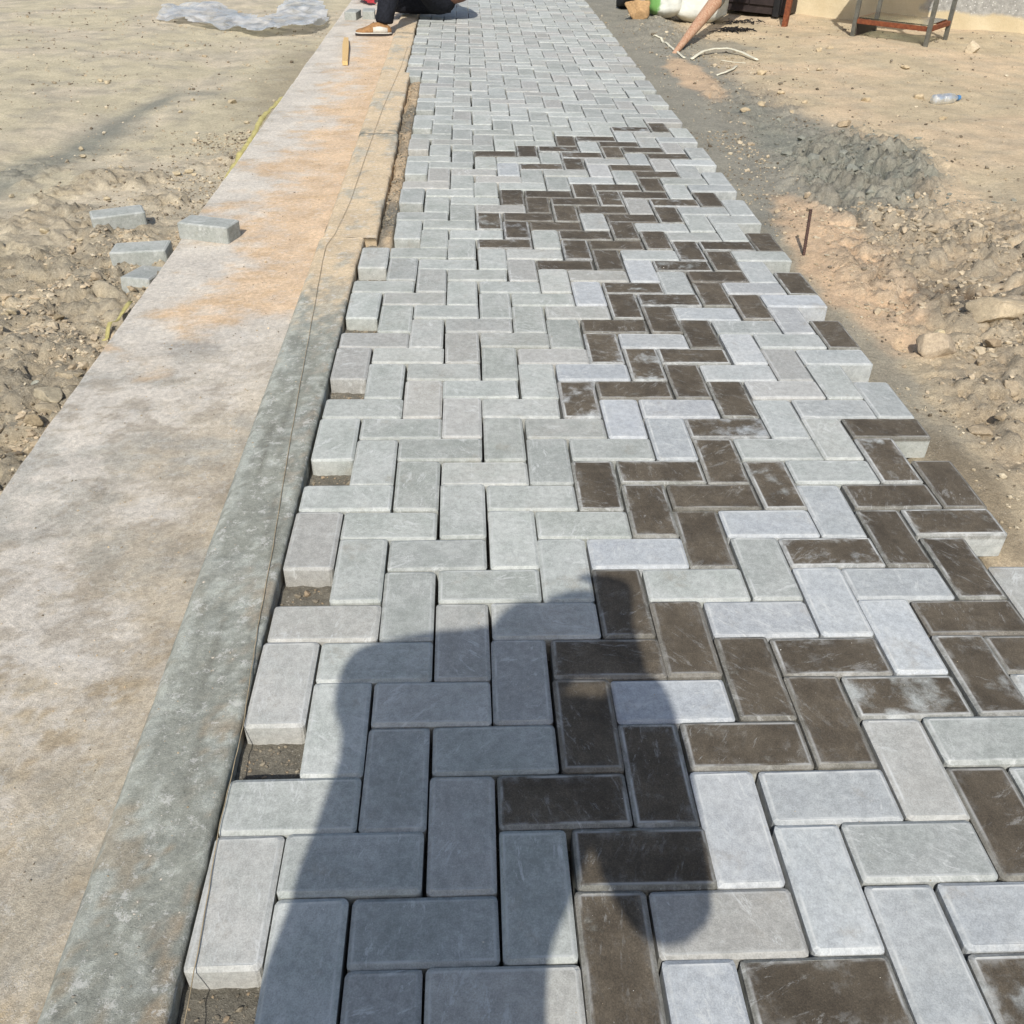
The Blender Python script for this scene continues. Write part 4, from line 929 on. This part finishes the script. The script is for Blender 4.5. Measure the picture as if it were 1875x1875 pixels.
g = gp(1345, 52, -0.02); tangle(g[0], g[1], 46, 0.06, 1, 'small heap of charred black twigs on the sand by the white sack')
g = gp(1362, 37, -0.02); tangle(g[0], g[1], 24, 0.09, 2, 'scatter of charred twigs in front of the dark cabinet')
stone(1172, 38, 52, 'rounded tan stone beside the green-printed sack', 0.9, 0.8, 0.2, (196, 160, 116), 201)
V, F = rock_mesh(77, 3, 0.16, 0.14, 0.17)
dk = mesh_obj('rubbish_bag', V, F, M_BLACK, None, True); g = gp(1150, 12, -0.02); dk.location = (g[0] - 0.02, g[1] + 0.15, ground_z(g[0], g[1]) + 0.10); tag(dk, 'black bag slumped on the sand behind the tan stone', 'bag')

# dark cabinet, leaning rusty post
ca = gp(1306, 20, -0.03)[:2]; cb = gp(1432, 34, -0.03)[:2]; cd_ = (cb - ca) / np.linalg.norm(cb - ca); cn = np.array([-cd_[1], cd_[0]])
cab = empty('metal_cabinet', (*((ca + cb) / 2), 0.0)); tag(cab, 'dark brown metal cabinet standing against the wall behind the sacks', 'cabinet')
yaw = math.atan2(cd_[1], cd_[0]); W_ = np.linalg.norm(cb - ca); cz = -0.05
def cab_box(name, x0, x1, y0, y1, z0, z1, mat):
    bm = bmesh.new(); box_bm(bm, (x1 - x0, y1 - y0, z1 - z0), Matrix.Translation(((x0 + x1) / 2, (y0 + y1) / 2, (z0 + z1) / 2)), 0.003); o = bm_obj(name, bm, mat, cab); return o
cab.rotation_euler = (0, 0, yaw)
cab_box('carcass', -W_ / 2, W_ / 2, 0.02, 0.34, -0.01, 1.5, M_DARK)
cab_box('door', -W_ / 2 + 0.01, -0.004, 0.002, 0.018, 0.06, 1.45, M_DARK); cab_box('door', 0.004, W_ / 2 - 0.10, 0.002, 0.018, 0.06, 1.45, M_DARK)
cab_box('corner_post', W_ / 2 - 0.09, W_ / 2 - 0.035, -0.03, 0.018, -0.02, 1.5, M_BLACK)
pb = gp(1437, 44, -0.03); pz = ground_z(pb[0], pb[1]); pt = yp(1446, 0, pb[1] + 0.02); dvp = pt - pb
rp = beam('rusty_post', (pb[0], pb[1], pz - 0.01), tuple(np.array([pb[0], pb[1], pz]) + dvp * 3.2), 0.045, 0.045, M_RUST, bevel=0.003)
tag(rp, 'rusty square steel post leaning in front of the dark cabinet', 'post')

# metal stand with glass shelf
fl = gp(1560, 69, -0.03); fr = gp(1694, 86, -0.03)
sw = (fr - fl)[:2]; sl = np.linalg.norm(sw); sd = sw / sl; sn = np.array([-sd[1], sd[0]]); dep = 0.50
stand = empty('metal_stand', (fl[0], fl[1], -0.03), math.atan2(sd[1], sd[0])); tag(stand, 'grey steel display stand with rusty rails and a glass shelf', 'stand')
def sbeam(name, a_, b_, w, mat, h=None): o = beam(name, a_, b_, w, h or w, mat, stand); return o
zt = 0.92
for (x, y) in ((0, 0), (sl, 0), (0, dep), (sl, dep)):
    wx = fl[:2] + sd * x + sn * y; gz = ground_z(wx[0], wx[1]) + 0.03
    sbeam('leg', (x, y, gz - 0.01), (x, y, zt), 0.032, M_STEEL)
for (a_, b_) in (((0.018, 0), (sl - 0.018, 0)), ((0.018, dep), (sl - 0.018, dep)), ((0, 0.018), (0, dep - 0.018)), ((sl, 0.018), (sl, dep - 0.018))):
    sbeam('rail', (*a_, 0.125), (*b_, 0.125), 0.030, M_RUST, 0.034); sbeam('top_rail', (*a_, zt - 0.03), (*b_, zt - 0.03), 0.028, M_STEEL)
bm = bmesh.new(); box_bm(bm, (sl - 0.04, dep - 0.04, 0.008), Matrix.Translation((sl / 2, dep / 2, 0.148)), 0.001); bm_obj('glass_shelf', bm, M_GLASS, stand)
bm = bmesh.new(); box_bm(bm, (sl + 0.06, dep + 0.06, 0.02), Matrix.Translation((sl / 2, dep / 2, zt + 0.0105)), 0.002); bm_obj('table_top', bm, M_STEEL, stand)
bm = bmesh.new(); box_bm(bm, (0.012, dep - 0.05, 0.09), Matrix.Translation((0.012, dep / 2, 0.06)), 0.001); bm_obj('side_plate', bm, M_DARK, stand)

# ------------------------------------------------------------------ people
def skin_mesh(name, chains, mat, parent, sub=2, root=0, disp=0.0):
    """chains: lists of (x,y,z,r); equal points are shared joints"""
    V, E, R, ix = [], [], [], {}
    for ch in chains:
        prev = None
        for (x, y, z, r) in ch:
            k = (round(x, 3), round(y, 3), round(z, 3))
            if k not in ix: ix[k] = len(V); V.append((x, y, z)); R.append(r)
            if prev is not None and prev != ix[k]: E.append((prev, ix[k]))
            prev = ix[k]
    me = bpy.data.meshes.new(name); me.from_pydata(V, E, []); me.update()
    o = bpy.data.objects.new(name, me); COL.objects.link(o); me.materials.append(mat)
    sk = o.modifiers.new('skin', 'SKIN'); sk.use_smooth_shade = True
    if not me.skin_vertices: me.skin_vertices.new() if hasattr(me.skin_vertices, 'new') else None
    for k, sv in enumerate(me.skin_vertices[0].data): sv.radius = (R[k], R[k]); sv.use_root = (k == root)
    ms = o.modifiers.new('sub', 'SUBSURF'); ms.levels = sub; ms.render_levels = sub
    if disp:
        tx = bpy.data.textures.new(name + '_folds', 'CLOUDS'); tx.noise_scale = 0.07; tx.noise_depth = 2
        dm = o.modifiers.new('folds', 'DISPLACE'); dm.texture = tx; dm.strength = disp; dm.mid_level = 0.5; dm.texture_coords = 'LOCAL'
    if parent: child_keep(o, parent)
    return o
def hand_chains(w, fwd, side, s=1.0, curl=(0, 0, -1), c=0.6):
    w = Vector(w); f = Vector(fwd).normalized(); sd_ = Vector(side).normalized(); cu = Vector(curl).normalized(); ch = []
    palm = w + f * 0.05 * s
    for k, (o_, L) in enumerate(((-0.030, 0.070), (-0.011, 0.080), (0.009, 0.076), (0.028, 0.060))):
        b0 = w + f * 0.085 * s + sd_ * o_ * s; p1 = b0 + (f * (1 - c * 0.4) + cu * c * 0.5) * L * 0.45 * s; p2 = p1 + (f * (1 - c) + cu * c) * L * 0.35 * s; p3 = p2 + (f * (0.6 - c) + cu * c) * L * 0.25 * s
        ch.append([(*palm, 0.030 * s), (*b0, 0.0115 * s), (*p1, 0.010 * s), (*p2, 0.009 * s), (*p3, 0.0075 * s)])
    t0 = w + f * 0.03 * s - sd_ * 0.035 * s; t1 = t0 + (f * 0.6 - sd_ * 0.5 + cu * 0.3) * 0.04 * s; t2 = t1 + (f * 0.8 + cu * 0.4) * 0.03 * s
    ch.append([(*w, 0.026 * s), (*t0, 0.013 * s), (*t1, 0.0105 * s), (*t2, 0.0085 * s)])
    return [[(*w, 0.028 * s), (*palm, 0.030 * s)]] + ch
def head(parent, c, yaw, pitch, s=1.0):
    bm = bmesh.new(); bmesh.ops.create_uvsphere(bm, u_segments=32, v_segments=24, radius=1.0)
    for v in bm.verts:
        x, y, z = v.co
        fx = 0.098 * y; lx = 0.074 * x; hz = 0.118 * z
        if z < -0.1: lx *= 1 - 0.32 * min(1, (-z - 0.1) / 0.9); fx = fx * (1 - 0.12 * (-z - 0.1)) + 0.012 * (-z)
        nose = math.exp(-((x / 0.16) ** 2 + ((z + 0.12) / 0.24) ** 2)) * (y > 0.4) * 0.024
        eye = (math.exp(-(((abs(x) - 0.38) / 0.16) ** 2 + ((z - 0.06) / 0.12) ** 2))) * (y > 0.3) * 0.009
        mouth = math.exp(-((x / 0.3) ** 2 + ((z + 0.5) / 0.05) ** 2)) * (y > 0.3) * 0.005
        v.co = (lx, fx + nose - eye - mouth, hz)
    M = Matrix.Translation(c) @ Matrix.Rotation(yaw, 4, 'Z') @ Matrix.Rotation(pitch, 4, 'X') @ Matrix.Scale(s, 4); bmesh.ops.transform(bm, matrix=M, verts=bm.verts)
    for sx in (-1, 1):
        bmesh.ops.create_uvsphere(bm, u_segments=12, v_segments=8, radius=1.0, matrix=M @ Matrix.Translation((sx * 0.076, -0.005, -0.008)) @ Matrix.Diagonal((0.010, 0.018, 0.032, 1)))
    hd = bm_obj('head', bm, M_SKIN, None, True); child_keep(hd, parent)
    bm = bmesh.new(); bmesh.ops.create_uvsphere(bm, u_segments=28, v_segments=20, radius=1.0)
    dele = [v for v in bm.verts if (v.co.z < -0.25) or (v.co.y > 0.45 and v.co.z < 0.45)]
    bmesh.ops.delete(bm, geom=dele, context='VERTS')
    for v in bm.verts: v.co = (v.co.x * 0.084, v.co.y * 0.107 - 0.004, v.co.z * 0.128 + 0.002)
    bmesh.ops.solidify(bm, geom=list(bm.faces), thickness=0.008)
    bmesh.ops.transform(bm, matrix=M, verts=bm.verts); child_keep(bm_obj('hair', bm, M_HAIR, None, True), parent)
def shoe(parent, heel, toe, z):
    """low trainer: stacked outline sections from heel to toe"""
    h = Vector((heel[0], heel[1], z)); d = Vector((toe[0] - heel[0], toe[1] - heel[1], 0)); L = d.length; d.normalize(); s = Vector((-d.y, d.x, 0))
    secs = [(0.0, 0.026, 0.050), (0.03, 0.036, 0.078), (0.09, 0.037, 0.092), (0.14, 0.040, 0.088), (0.18, 0.045, 0.066), (0.22, 0.046, 0.052), (0.25, 0.040, 0.044), (0.272, 0.024, 0.034), (0.278, 0.010, 0.026)]
    k = L / 0.278; n = 14
    def loft(name, z0f, z1f, grow, mat, a0=0, a1=len(secs)):
        V, F = [], []; ss_ = secs[a0:a1]
        for (t, w, hh) in ss_:
            for q in range(n):
                a = math.pi * q / (n - 1); zz = z0f(hh) + (z1f(hh) - z0f(hh)) * max(0.0, math.sin(a)) ** 0.75; V.append(h + d * t * k + s * (math.cos(a) * (w + grow)) + Vector((0, 0, zz)))
        for i in range(len(ss_) - 1):
            for q in range(n - 1): F.append((i * n + q, i * n + q + 1, (i + 1) * n + q + 1, (i + 1) * n + q))
            F.append((i * n + n - 1, i * n, (i + 1) * n, (i + 1) * n + n - 1))
        F.append(tuple(range(n))[::-1]); F.append(tuple(range((len(ss_) - 1) * n, len(ss_) * n)))
        o = mesh_obj(name, V, F, mat, None, True); return child_keep(o, parent)
    loft('sole', lambda hh: 0.0, lambda hh: 0.021, 0.007, M_SOLE); loft('midsole', lambda hh: 0.017, lambda hh: 0.029, 0.005, M_WHITE)
    up = loft('shoe_upper', lambda hh: 0.020, lambda hh: hh, 0.0, M_TAN)
    loft('side_panel', lambda hh: 0.021, lambda hh: hh * 0.93, 0.0022, M_WHITE, 1, 4)
    for t in (0.135, 0.155, 0.175): child_keep(tube('lace', [h + d * t * k + s * w_ + Vector((0, 0, zz)) for w_, zz in ((-0.026, 0.070 - (t - 0.135) * 0.5), (0, 0.092 - (t - 0.135) * 0.62), (0.026, 0.070 - (t - 0.135) * 0.5))], 0.003, M_SOLE, n=6), parent)

# worker sitting on the paving, one foot on the slab
wk = empty('person', (0.24, 7.93, 0.0)); tag(wk, 'worker in black jeans and brown jacket sitting on the paving, tan shoe on the slab', 'person')
pel = (0.250, 7.93, 0.150, 0.150)
hipL = (0.140, 7.85, 0.165, 0.115); kneeL = (-0.120, 7.50, 0.460, 0.085); ankL = (-0.235, 7.285, 0.075, 0.050)
hipR = (0.130, 8.00, 0.125, 0.112); kneeR = (-0.215, 8.03, 0.115, 0.092); ankR = (0.02, 8.30, 0.065, 0.050)
body = [[(0.250, 7.93, 0.15, 0.12), (0.25, 7.92, 0.36, 0.125), (0.20, 7.89, 0.58, 0.13), (0.16, 7.87, 0.70, 0.07), (0.13, 7.85, 0.77, 0.052), (0.09, 7.83, 0.86, 0.05)],
        [(0.250, 7.93, 0.15, 0.12), (*hipL[:3], 0.085), (*kneeL[:3], 0.055), (*ankL[:3], 0.036), (-0.30, 7.27, 0.02, 0.028)], [(0.250, 7.93, 0.15, 0.12), (*hipR[:3], 0.085), (*kneeR[:3], 0.055), (*ankR[:3], 0.036), (0.09, 8.32, 0.04, 0.03)],
        [(0.20, 7.89, 0.58, 0.13), (0.20, 7.71, 0.64, 0.05), (0.05, 7.60, 0.46, 0.040), (-0.20, 7.68, 0.38, 0.028)], [(0.20, 7.89, 0.58, 0.13), (0.14, 8.06, 0.64, 0.05), (-0.02, 8.12, 0.44, 0.040), (-0.24, 7.98, 0.34, 0.028)]]
body += hand_chains((-0.20, 7.68, 0.38), (-0.8, 0.2, -0.45), (0.1, 1, 0.1)) + hand_chains((-0.24, 7.98, 0.34), (-0.8, -0.1, -0.45), (0.1, -1, 0.1))
skin_mesh('body', body, M_SKIN, wk, 2)
skin_mesh('jeans', [[pel, hipL, (0.01, 7.67, 0.325, 0.100), kneeL, (-0.175, 7.39, 0.29, 0.086), (-0.222, 7.305, 0.15, 0.078), (-0.238, 7.285, 0.075, 0.074), (-0.240, 7.283, 0.045, 0.070)], [pel, hipR, (-0.04, 8.02, 0.118, 0.105), kneeR, (-0.12, 8.18, 0.09, 0.080), (-0.02, 8.28, 0.075, 0.066)], [pel, (0.315, 7.95, 0.125, 0.115)]], M_DENIM, wk, 2, 0, 0.018)
skin_mesh('jacket', [[(0.322, 7.915, 0.112, 0.150), (0.300, 7.92, 0.25, 0.162), (0.265, 7.92, 0.42, 0.152), (0.21, 7.89, 0.58, 0.155), (0.175, 7.87, 0.685, 0.09), (0.155, 7.86, 0.73, 0.07)], [(0.21, 7.89, 0.58, 0.155), (0.20, 7.71, 0.64, 0.072), (0.05, 7.60, 0.46, 0.060), (-0.15, 7.66, 0.40, 0.046)], [(0.21, 7.89, 0.58, 0.155), (0.14, 8.06, 0.64, 0.072), (-0.02, 8.12, 0.44, 0.060), (-0.19, 8.00, 0.36, 0.046)]], M_JACKET, wk, 2, 0, 0.02)
head(wk, (0.06, 7.81, 0.915), math.pi / 2 + 0.4, -0.5)
zs = slab_z(-0.33, 7.26)
shoe(wk, (-0.185, 7.265), (-0.462, 7.245), zs)
shoe(wk, (0.0, 8.30), (0.26, 8.34), 0.002)

# the photographer, standing behind the lens: only the shadow falls into the picture
ph = empty('person', (0.17, -1.15, 0.0)); tag(ph, 'photographer in blue shirt holding a phone, seen only as a shadow on the pavers', 'person')
phone_c = Vector(CAM); rmx = Euler(ROT).to_matrix(); right, up, bk = rmx.col[0].copy(), rmx.col[1].copy(), rmx.col[2].copy()
bm = bmesh.new(); Mph = Matrix.Translation(phone_c + up * 0.022 + right * 0.012 + bk * 0.014) @ rmx.to_4x4(); box_bm(bm, (0.076, 0.160, 0.0085), Mph, 0.004)
tag(bm_obj('phone', bm, M_PHONE), 'black phone held up by the photographer', 'phone')
gz = -0.0
hR = Vector((0.430, -0.885, 1.245)); hL = Vector((0.305, -0.885, 1.200))
shR = (0.355, -1.16, 1.255, 0.06); shL = (0.030, -1.16, 1.275, 0.055); elR = (0.480, -1.135, 0.920, 0.045); elL = (-0.022, -0.890, 1.140, 0.045)
che = (0.180, -1.16, 1.20, 0.10); pelv = (0.155, -1.17, 0.80, 0.095)
bodyp = [[pelv, (0.16, -1.165, 0.98, 0.09), che, (0.178, -1.155, 1.31, 0.06), (0.185, -1.14, 1.345, 0.05)], [pelv, (0.07, -1.17, 0.74, 0.085), (0.06, -1.15, 0.40, 0.056), (0.05, -1.18, 0.07, 0.038), (0.05, -1.06, 0.03, 0.032)], [pelv, (0.24, -1.17, 0.74, 0.085), (0.25, -1.15, 0.40, 0.056), (0.26, -1.18, 0.07, 0.038), (0.26, -1.06, 0.03, 0.032)],
         [che, shR, elR, (*hR, 0.034)], [che, shL, elL, (hL.x - 0.05, hL.y, hL.z - 0.005, 0.034), (*hL, 0.034)]]
bodyp += hand_chains(tuple(hR), (-0.10, 0.30, 0.95), tuple(right * 0.9 + bk * 0.3), 1.0, tuple(-right * 0.8 - bk * 0.2), 0.75) + hand_chains(tuple(hL), (0.12, 0.30, 0.95), tuple(-right * 0.9 + bk * 0.3), 1.0, tuple(right * 0.8 - bk * 0.2), 0.75)
skin_mesh('body', bodyp, M_SKIN, ph, 2)
skin_mesh('shirt', [[(0.135, -1.17, 0.66, 0.195), (0.130, -1.17, 0.80, 0.212), (0.122, -1.165, 1.00, 0.190), (0.190, -1.16, 1.20, 0.148), (0.190, -1.155, 1.30, 0.075)], [(0.190, -1.16, 1.20, 0.148), shR[:3] + (0.078,), elR[:3] + (0.068,), (0.465, -1.00, 1.09, 0.070), (hR.x + 0.012, hR.y - 0.04, hR.z - 0.05, 0.062)], [(0.190, -1.16, 1.20, 0.148), shL[:3] + (0.068,), elL[:3] + (0.072,), (hL.x - 0.05, hL.y, hL.z - 0.005, 0.056)]], M_SHIRT, ph, 2, 0, 0.012)
skin_mesh('trousers', [[(0.150, -1.17, 0.80, 0.13), (0.070, -1.17, 0.66, 0.095), (0.06, -1.15, 0.40, 0.082), (0.05, -1.175, 0.09, 0.068)], [(0.150, -1.17, 0.80, 0.13), (0.235, -1.17, 0.66, 0.095), (0.25, -1.15, 0.40, 0.082), (0.26, -1.175, 0.09, 0.068)]], M_DENIM, ph, 2, 0, 0.01)
head(ph, (0.225, -1.115, 1.370), 0.0, -0.45)
shoe(ph, (0.05, -1.24), (0.05, -0.965), 0.0); shoe(ph, (0.26, -1.24), (0.26, -0.965), 0.0)
